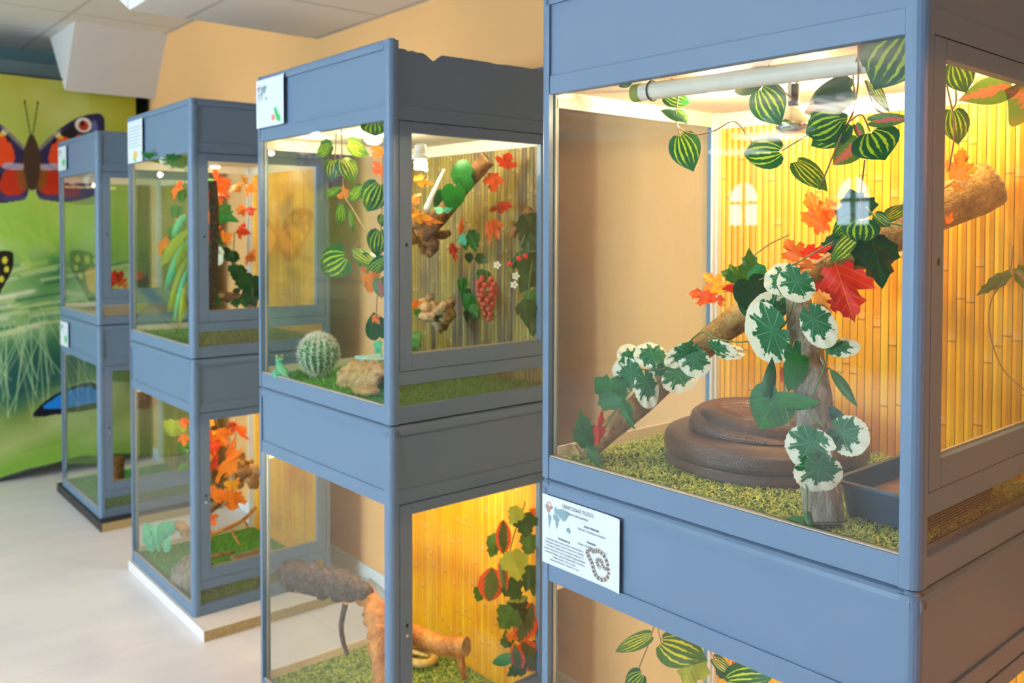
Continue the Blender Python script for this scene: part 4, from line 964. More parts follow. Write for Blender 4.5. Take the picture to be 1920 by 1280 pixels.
def tray(name, k, c, ax, ay, h, mat, label, rz=0, lit='litter', flare=0.012, fill=0.35, cat='tray'):
    """open rectangular tray with rounded corners; c = centre of the base"""
    r = troot(name, k, c, label, cat); r.rotation_euler.z += rz
    def rr(hx, hy, rad, z): return [(sx*(hx-rad)+rad*math.cos(t), sy*(hy-rad)+rad*math.sin(t), z) for sx, sy, t0 in ((1, 1, 0), (-1, 1, PI/2), (-1, -1, PI), (1, -1, 1.5*PI)) for t in [t0+i*PI/8 for i in range(5)]]
    loops = [rr(ax-flare, ay-flare, .02, 0), rr(ax-0.003, ay-.003, .025, h-.006), rr(ax+.004, ay+.004, .028, h-.005), rr(ax+.004, ay+.004, .028, h), rr(ax-.004, ay-.004, .024, h), rr(ax-flare-.003, ay-flare-.003, .018, .004)]
    m = MB(); n = 20
    for lp in loops: m.v += lp
    for i in range(len(loops)-1):
        for q in range(n): m.f.append((i*n+q, i*n+(q+1) % n, (i+1)*n+(q+1) % n, (i+1)*n+q)); m.mi.append(0)
    m.f.append(tuple(reversed(range(n)))); m.f.append(tuple((len(loops)-1)*n+q for q in range(n))); m.mi += [0, 0]
    m.build('dish', mat, r, smooth=False)
    if lit:
        f = MB(); f.v = rr(ax-flare-.001+fill*.008, ay-flare-.001+fill*.008, .018, h*fill); f.f = [tuple(range(n))]; f.mi = [0]; f.build('filling', lit, r)
    return r
tray('litter_tray', 0, (.268, .118, .0395), .155, .076, .062, 'tray_blue', 'dark blue litter tray with brown filling in the near corner of the nearest terrarium', rz=0.0, fill=.45)

pr = troot('ceiling_pipe', 0, (0, 0, 0), 'white plastic pipe tied under the ceiling of the nearest terrarium', 'pipe')
a_, b_ = Vector((.062, .575, .779)), Vector((.10, .06, .777))
MB().tube([a_, b_], .0165, 20, caps=False).build('tube', 'pvc', pr, smooth=True)
MB().tube([a_+(b_-a_).normalized()*-.012, a_+(b_-a_).normalized()*.006], .0175, 20).build('end_cap', 'leaf_lime', pr)
tm = a_+(b_-a_)*0.06; dd_ = (b_-a_).normalized()
MB().tube([tm+Vector((.019*math.cos(t), 0, .019*math.sin(t))) for t in [i*PI/8 for i in range(-5, 12)]]+[tm+Vector((-0.004, 0, .05))], .0016, 6).build('cable_tie', 'black_plastic', pr)
spot_disc(0, (0.248, 0.529, 0.799), 'round bright downlight in the ceiling beside the corner of the nearest terrarium')
spot_disc(0, (.16, .52, .799), 'round downlight near the far glass of the nearest terrarium')
def bulb(k, p, label, kind='spot', lit=False):
    r = troot('hanging_bulb', k, p, label, 'lamp')
    if kind == 'spot':
        MB().lathe([(.011, .022), (.011, .062)], 14).build('socket', 'black_plastic', r)
        MB().lathe([(.004, -.030), (.022, -.028), (.031, -.018), (.030, -.008), (.020, .006), (.012, .016), (.010, .026)], 22).build('bulb', 'chrome', r, smooth=True)
        m = MB(); m.box(-.013, -.003, .03, -.0115, .003, .075); m.box(.0115, -.003, .03, .013, .003, .075); m.build('bracket', 'white_metal', r)
    else:
        MB().lathe([(.014, .03), (.016, .055), (.012, .06)], 16).build('socket', 'ceramic', r, smooth=True)
        MB().lathe([(.012, .012), (.022, .02), (.022, .028), (.012, .034)], 16).build('ballast', 'ceramic', r, smooth=True)
        pts = [(.017*math.cos(t)*(1-.2*abs(math.sin(t/6))), .017*math.sin(t), .012-.005*t/(2*PI)*1.7) for t in [i*PI/8 for i in range(0, 6*8+1)]]
        MB().tube(pts, .0042, 8).build('spiral_tube', 'lamp_white', r, smooth=True)
    return r
bulb(0, (0.22, 0.34, 0.721), 'silver reflector bulb hanging in a black socket in the nearest terrarium')
lamp(0, (.34, .36, .74), 6, (1.0, .70, .30)); lamp(0, (.42, .12, .74), 4, (1.0, .66, .24)); lamp(0, (.248, .529, .70), 11, (1.0, .78, .50))

# grass mats
def grass(k, lev, mat, blade, label, n=2600, L=.022, flat=True, seed=1, w_=.0009):
    rng = random.Random(seed); z0 = -1.002 if lev else 0.0
    r = troot('grass_mat', k, (0, 0, z0+.0362), label, 'grass mat')
    MB().box(.026, .032, 0, DD-.028, WW-.036, .003).build('mat_backing', mat, r)
    m = MB()
    for i in range(n):
        x = rng.uniform(.03, DD-.035); y = rng.uniform(.035, WW-.04); a = rng.uniform(0, 2*PI); l = L*rng.uniform(.5, 1.2)
        if flat: dz = [0.0, .006*rng.uniform(.5, 1.3), .005*rng.uniform(.3, 1.4), .001]; fr = [0, .33, .7, 1]
        else: dz = [0, l*.5, l*.8]; fr = [0, .12, .35]
        bend = rng.uniform(-.5, .5); b = len(m.v); q = len(dz)
        px, py = x, y
        for j in range(q):
            aa = a+bend*fr[j]*2; xx = x+math.cos(aa)*l*fr[j]; yy = y+math.sin(aa)*l*fr[j]
            xx = min(max(xx, .027), DD-.029); yy = min(max(yy, .033), WW-.037)
            ww = w_*(1-.6*fr[j] if not flat else 1-.5*abs(fr[j]-.4))
            m.v += [(xx-math.sin(aa)*ww, yy+math.cos(aa)*ww, .003+dz[j]), (xx+math.sin(aa)*ww, yy-math.cos(aa)*ww, .003+dz[j]+.0004)]
        for j in range(q-1): m.f.append((b+2*j, b+2*j+1, b+2*j+3, b+2*j+2)); m.mi.append(0)
    o = m.build('grass_blades', blade, r); o['kind'] = 'stuff'
    return r
grass(0, 0, 'mat_green', 'blade_olive', 'curly olive grass mat on the floor of the upper nearest terrarium', 9000, .026, True, 1, .0012)
grass(1, 0, 'mat_bright', 'blade_green', 'bright green turf under the globe cactus', 6000, .012, False, 2, .0012)
grass(1, 1, 'mat_green', 'blade_olive', 'curly olive grass mat under the driftwood in the lower second terrarium', 6500, .024, True, 3)
grass(2, 1, 'mat_bright', 'blade_moss', 'green turf on the floor of the lower third terrarium', 5000, .012, False, 4, .0012)
grass(2, 0, 'mat_green', 'blade_moss', 'mossy green turf on the floor of the upper third terrarium', 2500, .012, False, 6, .0014)
grass(3, 1, 'mat_bright', 'blade_green', 'dark green turf in the lower farthest terrarium', 2500, .012, False, 5, .0014)

# --- nearest lower tank (only its top shows)
vine('yellow_striped_vine', 0, 'vine with yellow-green striped leaves hanging in the lower nearest terrarium', 'artificial vine', [
 ('Y', (0.16, 0.619, -0.323), (0.16, 0.724, -0.397), .26, 10), ('Y', (0.16, 0.596, -0.329), (0.16, 0.479, -0.324), .68, -15), ('F', (0.18, 0.515, -0.327), (0.18, 0.554, -0.414), .8, 10), ('S', (0.16, 0.643, -0.413), (0.16, 0.692, -0.464), .6, 0),
 ('Y', (0.2, 0.497, -0.338), (0.2, 0.446, -0.35), .5, 10), ('S', (0.18, 0.448, -0.358), (0.18, 0.345, -0.311), .5, 10), ('D', (0.2, 0.484, -0.347), (0.2, 0.446, -0.375), .6, -10), ('R', (0.24, 0.481, -0.358), (0.24, 0.446, -0.363), .7, 10), ('M', (0.26, 0.521, -0.374), (0.26, 0.527, -0.408), .7, 10)],
 [[(0.16, 0.611, -0.298), (0.16, 0.629, -0.349), (0.16, 0.657, -0.418), (0.16, 0.664, -0.476)], [(0.16, 0.605, -0.296), (0.16, 0.593, -0.331)], [(0.18, 0.502, -0.299), (0.19, 0.477, -0.335), (0.18, 0.426, -0.344)]], sr=.0012)
lamp(0, (.3, .4, -.28), 6, (1.0, .60, .24))

# --- second stack, upper tank
vine('striped_leaf_vine', 1, 'striped-leaf vine hanging beside the post above the globe cactus', 'artificial vine', [
 ('S', (0.03, 0.118, 0.798), (0.06, 0.164, 0.763), 1.2, 0), ('Y', (0.1, 0.465, 0.721), (0.1, 0.472, 0.655), .85, 0), ('Y', (0.11, 0.434, 0.723), (0.11, 0.363, 0.645), .6, -10), ('Y', (0.12, 0.417, 0.769), (0.12, 0.295, 0.724), .42, 20), ('S', (0.12, 0.52, 0.773), (0.12, 0.609, 0.739), .45, 10), ('Y', (0.12, 0.417, 0.713), (0.12, 0.368, 0.664), .6, 15),
 ('D', (0.12, 0.567, 0.79), (0.14, 0.55, 0.743), .8, 10), ('S', (0.06, 0.143, 0.635), (0.06, 0.209, 0.556), .8, 5), ('S', (0.08, 0.166, 0.627), (0.08, 0.208, 0.584), 1.0, 20), ('S', (0.1, 0.421, 0.586), (0.1, 0.428, 0.519), .56, 0), ('S', (0.1, 0.368, 0.566), (0.1, 0.353, 0.5), .32, 10), ('S', (0.1, 0.301, 0.631), (0.1, 0.386, 0.595), .45, 20),
 ('S', (0.14, 0.491, 0.638), (0.14, 0.612, 0.615), .25, 20), ('S', (0.06, 0.143, 0.509), (0.06, 0.16, 0.433), .85, -10), ('S', (0.09, 0.376, 0.43), (0.09, 0.542, 0.382), .62, 5), ('Y', (0.07, 0.193, 0.414), (0.07, 0.311, 0.455), .42, 25), ('S', (0.08, 0.223, 0.434), (0.08, 0.29, 0.402), .6, 0), ('S', (0.06, 0.117, 0.431), (0.06, 0.224, 0.368), .35, -10), ('P', (0.07, 0.16, 0.377), (0.07, 0.149, 0.318), .8, 20), ('S', (0.07, 0.145, 0.55), (0.07, 0.148, 0.515), .8, 0)],
 [[(0.03, 0.297, 0.796), (0.1, 0.414, 0.7), (0.1, 0.405, 0.613), (0.1, 0.359, 0.572), (0.09, 0.282, 0.517), (0.07, 0.165, 0.472)], [(0.1, 0.359, 0.569), (0.1, 0.308, 0.525), (0.1, 0.323, 0.47), (0.1, 0.365, 0.452)], [(0.07, 0.193, 0.414), (0.07, 0.148, 0.45)], [(0.06, 0.38, 0.79), (0.1, 0.458, 0.722)]], sr=.0016)
vine('maple_leaf_vine', 1, 'orange maple leaves by the post of the second upper terrarium', 'artificial vine', [
 ('M', (0.07, 0.171, 0.383), (0.07, 0.244, 0.352), 1.15, 0), ('M', (0.06, 0.165, 0.394), (0.06, 0.205, 0.327), .9, 10), ('M', (0.09, 0.179, 0.739), (0.09, 0.224, 0.707), .9, 0), ('M', (0.09, 0.174, 0.687), (0.09, 0.23, 0.666), .9, 10), ('M', (0.2, 0.562, 0.642), (0.2, 0.623, 0.61), .8, 0), ('M', (0.1, 0.242, 0.265), (0.1, 0.208, 0.241), .7, 10)],
 [[(0.08, 0.158, 0.715), (0.08, 0.164, 0.553), (0.07, 0.165, 0.391), (0.1, 0.228, 0.251)]], sr=.0013)
# globe cactus
def cactus():
    c = (0.118, 0.6, 0.113); r = troot('globe_cactus', 1, (c[0], c[1], .037), 'white-spined globe cactus on a small stone foot in the second upper terrarium', 'cactus')
    m = MB(); R = .063; H = c[2]-.037; nr = 18; rows = 16; cols = nr*4
    for j in range(rows+1):
        ph = -PI/2+PI*j/rows
        for q in range(cols):
            t = 2*PI*q/cols; rib = 1-0.10*(0.5-0.5*math.cos(nr*t))*math.cos(ph)
            rad = R*math.cos(ph)*rib; m.v.append((rad*math.cos(t), rad*math.sin(t), H+R*.98*math.sin(ph)))
    for j in range(rows):
        for q in range(cols): m.f.append((j*cols+q, j*cols+(q+1) % cols, (j+1)*cols+(q+1) % cols, (j+1)*cols+q)); m.mi.append(0)
    m.build('body', 'cactus_green', r, smooth=True)
    s = MB(); rng = random.Random(2)
    for q in range(nr):
        t = 2*PI*q/nr
        for j in range(22):
            ph = -1.0+2.5*j/21; c0 = Vector((R*math.cos(ph)*math.cos(t), R*math.cos(ph)*math.sin(t), H+R*.98*math.sin(ph)))
            nn = (c0-Vector((0, 0, H))).normalized()
            for e in range(9 if ph < .7 else 16):
                d = (nn*rng.uniform(.2, 1)+Vector((rng.uniform(-1, 1), rng.uniform(-1, 1), rng.uniform(-1, 1)))).normalized(); l = rng.uniform(.009, .018)
                w2 = d.cross(nn).normalized()*.0009 if d.cross(nn).length > .01 else Vector((.0009, 0, 0)); b = len(s.v)
                s.v += [tuple(c0+w2), tuple(c0-w2), tuple(c0+d*l)]; s.f.append((b, b+1, b+2)); s.mi.append(0)
    o = s.build('spines', 'spine', r); o['kind'] = 'stuff'
    MB().lathe([(.026, 0), (.029, .006), (.025, .014), (.02, .024), (.022, .034), (.03, H-R*.85)], 20).build('foot', 'stone', r, smooth=True)
cactus()
# small green toad figure at the front-left corner
def toad():
    c = (0.03, 0.682, 0.047); r = troot('gecko_figure', 1, (c[0], c[1], .037), 'small green gecko figure sitting by the glass left of the globe cactus', 'figure')
    m = MB().tube(curve_pts([(0, -.055, .006), (0, -.035, .010), (0, -.015, .018), (0, .004, .034), (0, .012, .050), (0, .008, .062)], 4), [.002, .003, .004, .006, .009, .012, .014, .016, .017, .017, .016, .014, .013, .012, .0115, .011, .0115, .012, .013, .0125, .009], 12)
    m.build('body', 'toad_green', r, smooth=True)
    for s in (-1, 1):
        MB().tube(curve_pts([(s*.012, -.002, .026), (s*.024, .004, .018), (s*.022, .016, .002)], 4), .0045, 8).build('front_leg', 'toad_green', r, smooth=True)
        MB().tube(curve_pts([(s*.012, -.022, .014), (s*.028, -.016, .016), (s*.026, -.03, .002)], 4), .0055, 8).build('hind_leg', 'toad_green', r, smooth=True)
        MB().ball((s*.009, .012, .068), .004, 8, 6).build('eye', 'ink_yellow', r, smooth=True)
toad()
# hollow bark hide
def hide(k, c, label, sx, sy, h, mat='bark_tan', seed=4, rz=0.0, nm='bark_hide'):
    rng = random.Random(seed); r = troot(nm, k, c, label, 'hide'); r.rotation_euler.z += rz
    m = MB(); nu, nv = 14, 16; th = .012
    for lay in (0, 1):
        for i in range(nu+1):
            for j in range(nv+1):
                a = PI*j/nv; y = -sy/2+sy*i/nu; g = 1+.09*math.sin(i*1.9+j)+.05*math.sin(j*2.7+i*.8)+rng.uniform(-.02, .02)
                x = (sx/2-lay*th)*math.cos(a)*g; z = (h-lay*th)*math.sin(a)*g*(1-.12*abs(i-nu/2)/nu); m.v.append((x, y, max(z, 0)))
    off = (nu+1)*(nv+1)
    for i in range(nu):
        for j in range(nv):
            a = i*(nv+1)+j; m.f.append((a, a+1, a+nv+2, a+nv+1)); m.f.append((off+a, off+a+nv+1, off+a+nv+2, off+a+1))
    for j in range(nv): m.f.append((j, off+j, off+j+1, j+1)); a = nu*(nv+1)+j; m.f.append((a, a+1, off+a+1, off+a))
    for i in range(nu):
        a = i*(nv+1); m.f.append((a, a+nv+1, off+a+nv+1, off+a)); a += nv; m.f.append((a, off+a, off+a+nv+1, a+nv+1))
    m.mi = [0]*len(m.f); m.build('shell', mat, r, smooth=True); return r
hide(1, (.15, .335, .037), 'pale cork bark hide behind the globe cactus', .13, .17, .078, rz=.2)
b = troot('flat_stone', 1, (.075, .24, .037), 'flat tan stone lying in front of the cork bark hide', 'stone'); MB().ball((0, 0, .012), .05, 14, 8, sq=(.7, 1.1, .3)).build('stone', 'bark_tan', b, smooth=True)
pl_ = troot('stone_plate', 1, (.28, .44, .10), 'pale square ledge at the back left of the second upper terrarium', 'shelf')
MB().box(-.09, -.06, 0, .09, .06, .012).build('slab', 'mint_stone', pl_, bevel=.003); MB().box(-.05, -.03, -.062, .05, .03, 0).build('support', 'stone', pl_)

bulb(1, (0.2, 0.149, 0.691), 'glowing white spiral bulb behind the door of the second upper terrarium', 'cfl')
spot_disc(1, (0.327, 0.84, 0.799), 'bright downlight above the striped leaves of the second stack')
spot_disc(1, (0.285, 0.538, 0.799), 'bright downlight beside the post of the second stack')
lamp(1, (.20, .40, .70), 8, (1.0, .84, .55)); lamp(1, (.3, .15, .74), 3, (1.0, .85, .6)); lamp(1, (.12, .62, .74), 1.2, (1.0, .82, .5))
# inside seen through the door
vine('maple_leaf_garland', 1, 'string of orange-red maple leaves in front of the olive bamboo', 'artificial vine', [
 ('R', (0.5, 0.141, 0.695), (0.5, 0.111, 0.745), 1.25, 0), ('M', (0.48, 0.166, 0.686), (0.48, 0.165, 0.618), 1.0, 0), ('R', (0.5, 0.096, 0.586), (0.5, 0.224, 0.567), .3, 20), ('M', (0.5, 0.197, 0.543), (0.5, 0.161, 0.477), .8, 10), ('M', (0.48, 0.189, 0.54), (0.48, 0.183, 0.461), .35, 10), ('M', (0.42, 0.256, 0.49), (0.42, 0.24, 0.551), .32, 0), ('R', (0.42, 0.3, 0.468), (0.42, 0.272, 0.407), .45, 0),
 ('A', (0.3, 0.333, 0.665), (0.3, 0.224, 0.644), .4, 20), ('M', (0.3, 0.342, 0.611), (0.3, 0.302, 0.588), 1.2, 0), ('A', (0.3, 0.348, 0.551), (0.3, 0.246, 0.548), .5, 20), ('M', (0.32, 0.319, 0.539), (0.32, 0.208, 0.529), .25, 0), ('M', (0.34, 0.401, 0.569), (0.34, 0.389, 0.51), .8, 0), ('M', (0.3, 0.343, 0.276), (0.3, 0.285, 0.289), .6, 0)],
 [[(0.5, 0.139, 0.697), (0.5, 0.164, 0.608), (0.48, 0.217, 0.551), (0.44, 0.282, 0.485), (0.42, 0.331, 0.443)], [(0.5, 0.096, 0.579), (0.52, 0.063, 0.555), (0.535, 0.032, 0.55)]], sr=.0012)
vine('round_leaf_spray', 1, 'two large round dark green leaves on the branch near the glowing bulb', 'artificial vine', [
 ('G', (0.36, 0.201, 0.644), (0.36, 0.22, 0.561), .88, 0), ('G', (0.38, 0.141, 0.668), (0.38, 0.257, 0.676), .85, -10), ('H', (0.4, 0.214, 0.688), (0.4, 0.156, 0.645), .8, 10), ('H', (0.4, 0.284, 0.606), (0.4, 0.369, 0.581), .9, 0), ('N', (0.34, 0.236, 0.561), (0.34, 0.28, 0.578), .5, 10), ('N', (0.34, 0.23, 0.564), (0.34, 0.187, 0.573), .5, 10)],
 [[(0.42, 0.181, 0.679), (0.38, 0.209, 0.647), (0.36, 0.249, 0.567)]], stem_mat='stem_green', sr=.0016)
vine('grape_leaf_vine', 1, 'green leafy vine trailing round the grape bunch', 'artificial vine', [
 ('E', (0.44, 0.223, 0.51), (0.44, 0.199, 0.435), .6, 0), ('N', (0.44, 0.247, 0.483), (0.44, 0.299, 0.473), .8, 0), ('E', (0.46, 0.281, 0.493), (0.46, 0.275, 0.443), .8, 0), ('H', (0.45, 0.252, 0.437), (0.45, 0.243, 0.404), .8, 0), ('H', (0.46, 0.227, 0.427), (0.46, 0.164, 0.409), .5, 0),
 ('E', (0.44, 0.149, 0.387), (0.44, 0.18, 0.344), 1.0, 0), ('E', (0.45, 0.273, 0.359), (0.45, 0.295, 0.311), .7, 0), ('E', (0.45, 0.251, 0.327), (0.45, 0.284, 0.285), .8, 0), ('E', (0.44, 0.217, 0.309), (0.44, 0.26, 0.257), .8, 10), ('E', (0.44, 0.222, 0.279), (0.44, 0.191, 0.239), .7, 0), ('D', (0.46, 0.259, 0.259), (0.46, 0.275, 0.218), .8, 0), ('D', (0.46, 0.232, 0.253), (0.46, 0.221, 0.219), .8, 0)],
 [[(0.45, 0.211, 0.502), (0.46, 0.245, 0.427), (0.47, 0.218, 0.394), (0.46, 0.259, 0.343), (0.46, 0.245, 0.277), (0.46, 0.259, 0.229)]], stem_mat='stem_green', sr=.0014)
vine('dark_leaf_bush', 1, 'dense dark green leaves at the right behind the white flowers', 'artificial plant', [
 ('D', (0.5, 0.04, 0.557), (0.525, 0.032, 0.47), .9, 0), ('D', (0.525, 0.032, 0.51), (0.5, 0.04, 0.431), .9, 10), ('D', (0.515, 0.033, 0.447), (0.5, 0.064, 0.366), .9, 0), ('E', (0.53, 0.033, 0.424), (0.525, 0.032, 0.38), .7, 0), ('D', (0.525, 0.032, 0.391), (0.5, 0.063, 0.318), .9, 0), ('E', (0.515, 0.03, 0.332), (0.53, 0.032, 0.263), .8, 0), ('D', (0.505, 0.033, 0.304), (0.5, 0.039, 0.224), .8, 0), ('D', (0.535, 0.031, 0.279), (0.515, 0.032, 0.195), .8, 0), ('E', (0.535, 0.033, 0.238), (0.525, 0.031, 0.188), .6, 0), ('D', (0.52, 0.086, 0.281), (0.52, 0.098, 0.247), .7, 0), ('D', (0.56, 0.023, 0.494), (0.56, 0.035, 0.414), .9, 0), ('D', (0.5, 0.081, 0.427), (0.5, 0.095, 0.389), .8, 0), ('F', (0.49, 0.089, 0.39), (0.49, 0.109, 0.378), .8, 0)],
 [[(0.52, 0.039, 0.566), (0.525, 0.032, 0.446), (0.51, 0.034, 0.335), (0.52, 0.03, 0.192)], [(0.5, 0.04, 0.494), (0.49, 0.077, 0.414), (0.49, 0.109, 0.389)]], stem_mat='stem_green', sr=.002)
def grapes():
    c = (0.43, 0.137, 0.308); r = troot('grape_bunch', 1, c, 'bunch of red grapes hanging in front of the olive bamboo', 'grapes'); rng = random.Random(8)
    MB().tube(curve_pts([(0, -.005, .075), (0, 0, .05), (0, .002, 0), (0, 0, -.04)], 4), .0018, 6).build('stalk', 'stem_green', r)
    base = MB().ball((0, 0, 0), .0088, 12, 8).build('grape', 'grape', r, smooth=True); first = True
    pos = []
    for lvl in range(9):
        z = .052-lvl*.0145; R = [.020, .027, .026, .024, .022, .018, .015, .010, .003][lvl]; nn = [4, 6, 6, 5, 5, 4, 3, 2, 1][lvl]
        for i in range(nn):
            t = 2*PI*i/nn+lvl*.7; pos.append((R*math.cos(t), R*math.sin(t)-lvl*.001, z+rng.uniform(-.003, .003)))
    for p in pos:
        if first: base.location = p; first = False
        else: o = base.copy(); COL.objects.link(o); o.parent = r; o.location = p
grapes()
fl_ = [(932,497,'white flower above the grape bunch'), (967,517,'white flower in front of the dark leaves'), (964,534,'half-hidden white flower under the other one')]
for (fx, fy, lb), c in zip(fl_, [(0.45, 0.111, 0.403), (0.46, 0.037, 0.373), (0.47, 0.056, 0.346)]):
    r = troot('flower', 1, c, lb, 'flower', 'white flowers in the second terrarium'); d = (Vector(LC[1])-Vector(c)).normalized(); q = d.to_track_quat('Z', 'Y')
    m = MB()
    for i in range(5):
        t = 2*PI*i/5; e = Vector((math.cos(t), math.sin(t), 0)); f = Vector((-math.sin(t), math.cos(t), 0)); b0 = len(m.v)
        for u_, v_, z_ in ((.1, 0, 0), (.6, -.38, .05), (1, -.25, .1), (1.08, 0, .12), (1, .25, .1), (.6, .38, .05)): m.v.append(tuple(q @ ((e*u_+f*v_)*.011+Vector((0, 0, z_*.011)))))
        m.f.append(tuple(range(b0, b0+6))); m.mi.append(0)
    m.build('petals', 'petal', r); MB().ball(tuple(d*.002), .0035, 8, 5).build('centre', 'pollen', r, smooth=True)
for c, lb in (((0.47, 0.034, 0.424), 'red berry left of the dark leaves, largest of three'), ((0.495, 0.034, 0.431), 'red berry nearest the frame at the right'), ((0.45, 0.052, 0.408), 'red berry beside the upper white flower')):
    r = troot('berry', 1, c, lb, 'berry', 'red berries in the second terrarium'); MB().ball((0, 0, 0), .008, 10, 7).build('fruit', 'berry', r, smooth=True); MB().tube([(0, 0, .007), (.004, .003, .02)], .001, 5).build('stalk', 'stem_green', r)
# driftwood inside the second upper tank
branch('leaning_branch', 1, 'brown cut branch leaning up behind the round green leaves', [(0.34, 0.348, 0.493), (0.38, 0.29, 0.559), (0.42, 0.229, 0.649), (0.46, 0.167, 0.724)], [.03, .026, .025, .026], 'driftwood', end='bark_tan', seed=7)
branch('pale_stick', 1, 'pale peeled stick leaning beside the glowing bulb', [(0.3, 0.262, 0.571), (0.31, 0.243, 0.618), (0.33, 0.214, 0.688)], [.010, .008, .004], 'ceramic', end='ceramic', seed=8, lump=.1)
def gnarl(name, k, c, label, mat, sc, seed, n=9, squash=.6, spread=1.0, cat='driftwood'):
    rng = random.Random(seed); r = troot(name, k, c, label, cat); m = MB()
    for i in range(n):
        p = Vector((rng.uniform(-1, 1)*.5, rng.uniform(-1, 1)*spread, rng.uniform(-1, 1)*squash))*sc; pts = [p]; d = Vector((rng.uniform(-.4, .4), rng.uniform(-1, 1), rng.uniform(-.8, .6))).normalized()
        for j in range(4): d = (d+Vector((rng.uniform(-.5, .5), rng.uniform(-.5, .5), rng.uniform(-.5, .5)))).normalized(); pts.append(pts[-1]+d*sc*.19)
        rr = rng.uniform(.20, .34)*sc; m.tube(curve_pts(pts, 3), [rr*x for x in np.interp(range(13), [0, 3, 8, 12], [.8, 1, .95, .7])], 9, lump=.12, rng=rng)
    m.build('wood', mat, r, smooth=True); return r
gnarl('root_driftwood', 1, (0.36, 0.377, 0.506), 'tangled brown root hanging under the glowing bulb', 'driftwood', .075, 11, n=11, spread=.7)
gnarl('bark_nest', 1, (0.4, 0.361, 0.235), 'rough bark nest ledge low behind the door of the second upper terrarium', 'bark_tan', .075, 12, n=14, squash=.22, spread=.85)
gnarl('bark_knot', 1, (0.54, 0.068, 0.513), 'dark hollow bark knot against the bamboo at the right', 'driftwood', .05, 13, n=7)
vine('nest_leaves', 1, 'few green leaves lying on the bark nest', 'artificial vine', [('E', (0.36, 0.401, 0.23), (0.36, 0.331, 0.26), .8, 20), ('D', (0.37, 0.319, 0.227), (0.37, 0.277, 0.25), .8, 0), ('E', (0.3, 0.354, 0.187), (0.3, 0.302, 0.143), 1.0, 0), ('D', (0.3, 0.349, 0.163), (0.3, 0.291, 0.136), 1.0, 0), ('M', (0.36, 0.437, 0.261), (0.36, 0.366, 0.271), .4, 10)], [[(0.35, 0.422, 0.22), (0.36, 0.348, 0.234), (0.37, 0.291, 0.229)]])
vine('oval_leaf', 1, 'grey-green round leaf low beside the post behind the cactus', 'artificial plant', [('H', (0.12, 0.24, 0.195), (0.12, 0.274, 0.271), .85, 10), ('N', (0.1, 0.197, 0.178), (0.1, 0.248, 0.185), .6, 0), ('N', (0.1, 0.197, 0.171), (0.1, 0.242, 0.159), .5, 0)], [[(0.12, 0.24, 0.195), (0.12, 0.229, 0.143)]], stem_mat='stem_green')

# --- second stack, lower tank
lw = [(0.1, 0.763, -0.653), (0.12, 0.599, -0.622), (0.14, 0.466, -0.607), (0.15, 0.357, -0.6), (0.14, 0.287, -0.639), (0.12, 0.244, -0.681), (0.1, 0.201, -0.752), (0.09, 0.168, -0.797)]
branch('twisted_driftwood', 1, 'big twisted driftwood with a dark burnt top leaning in the lower second terrarium', lw, [.036, .034, .026, .03, .036, .034, .026, .028], 'wood_orange', end='bark_dark', seed=21, lump=.2, extra=())
branch('driftwood_crown', 1, 'dark flat burl resting over the top of the twisted driftwood', [(0.09, 0.762, -0.627), (0.1, 0.676, -0.622), (0.115, 0.555, -0.603), (0.13, 0.432, -0.589), (0.14, 0.334, -0.577)], [.030, .052, .040, .034, .020], 'bark_dark', end='bark_dark', seed=22, lump=.28, cat='driftwood')
branch('thin_twig', 1, 'thin grey bent twig standing left of the twisted driftwood', [(0.16, 0.508, -0.668), (0.17, 0.552, -0.754), (0.18, 0.56, -0.812), (0.2, 0.568, -0.866)], [.009, .0085, .008, .007], 'bark_dark', end='bark_tan', seed=23)
branch('fallen_log', 1, 'orange cut log propped across the lower second terrarium', [(0.24, 0.334, -0.713), (0.26, 0.235, -0.712), (0.28, 0.154, -0.713), (0.31, 0.08, -0.699)], [.028, .03, .028, .028], 'wood_orange', end='bark_tan', seed=24, extra=[([(0.31, 0.111, -0.731), (0.31, 0.101, -0.766), (0.32, 0.103, -0.805)], [.014, .011, .008])])
def coil(name, k, c, label, mat, cat):
    r = troot(name, k, c, label, cat)
    pts = [(.045*math.cos(t)*(1-.06*t/PI), .06*math.sin(t), .012+.004*t) for t in [i*PI/6 for i in range(0, 18)]]+[(-.02, -.02, .05), (.0, -.05, .045)]
    MB().tube(curve_pts(pts, 3), [.006+.008*math.sin(PI*min(1, i/60+.1))**.6 for i in range(3*19+1)], 10).build('body', mat, r, smooth=True)
coil('yellow_snake', 1, (0.454, 0.521, -0.95)[:2]+(-.9625,), 'pale yellow snake coiled on the grass behind the door', 'snake_yellow', 'snake')
hide(1, (.07, .19, -.9625), 'grey-brown ridged rock hide low by the front glass of the lower second terrarium', .12, .20, .075, 'stone', 5, rz=.3, nm='rock_hide')
def rock_bowl():
    c = (0.375, 0.035, -0.806); r = troot('water_bowl', 1, (c[0], c[1], -.9625), 'smooth grey-brown rock bowl at the bottom right of the lower second terrarium', 'bowl')
    r.location = W(1, (.30, .10, -.9625)); m = MB().lathe([(.095, 0), (.105, .02), (.095, .045), (.085, .05), (.07, .042), (.05, .02), (0, .018)], 32); m.build('bowl', 'stone', r, smooth=True)
rock_bowl()
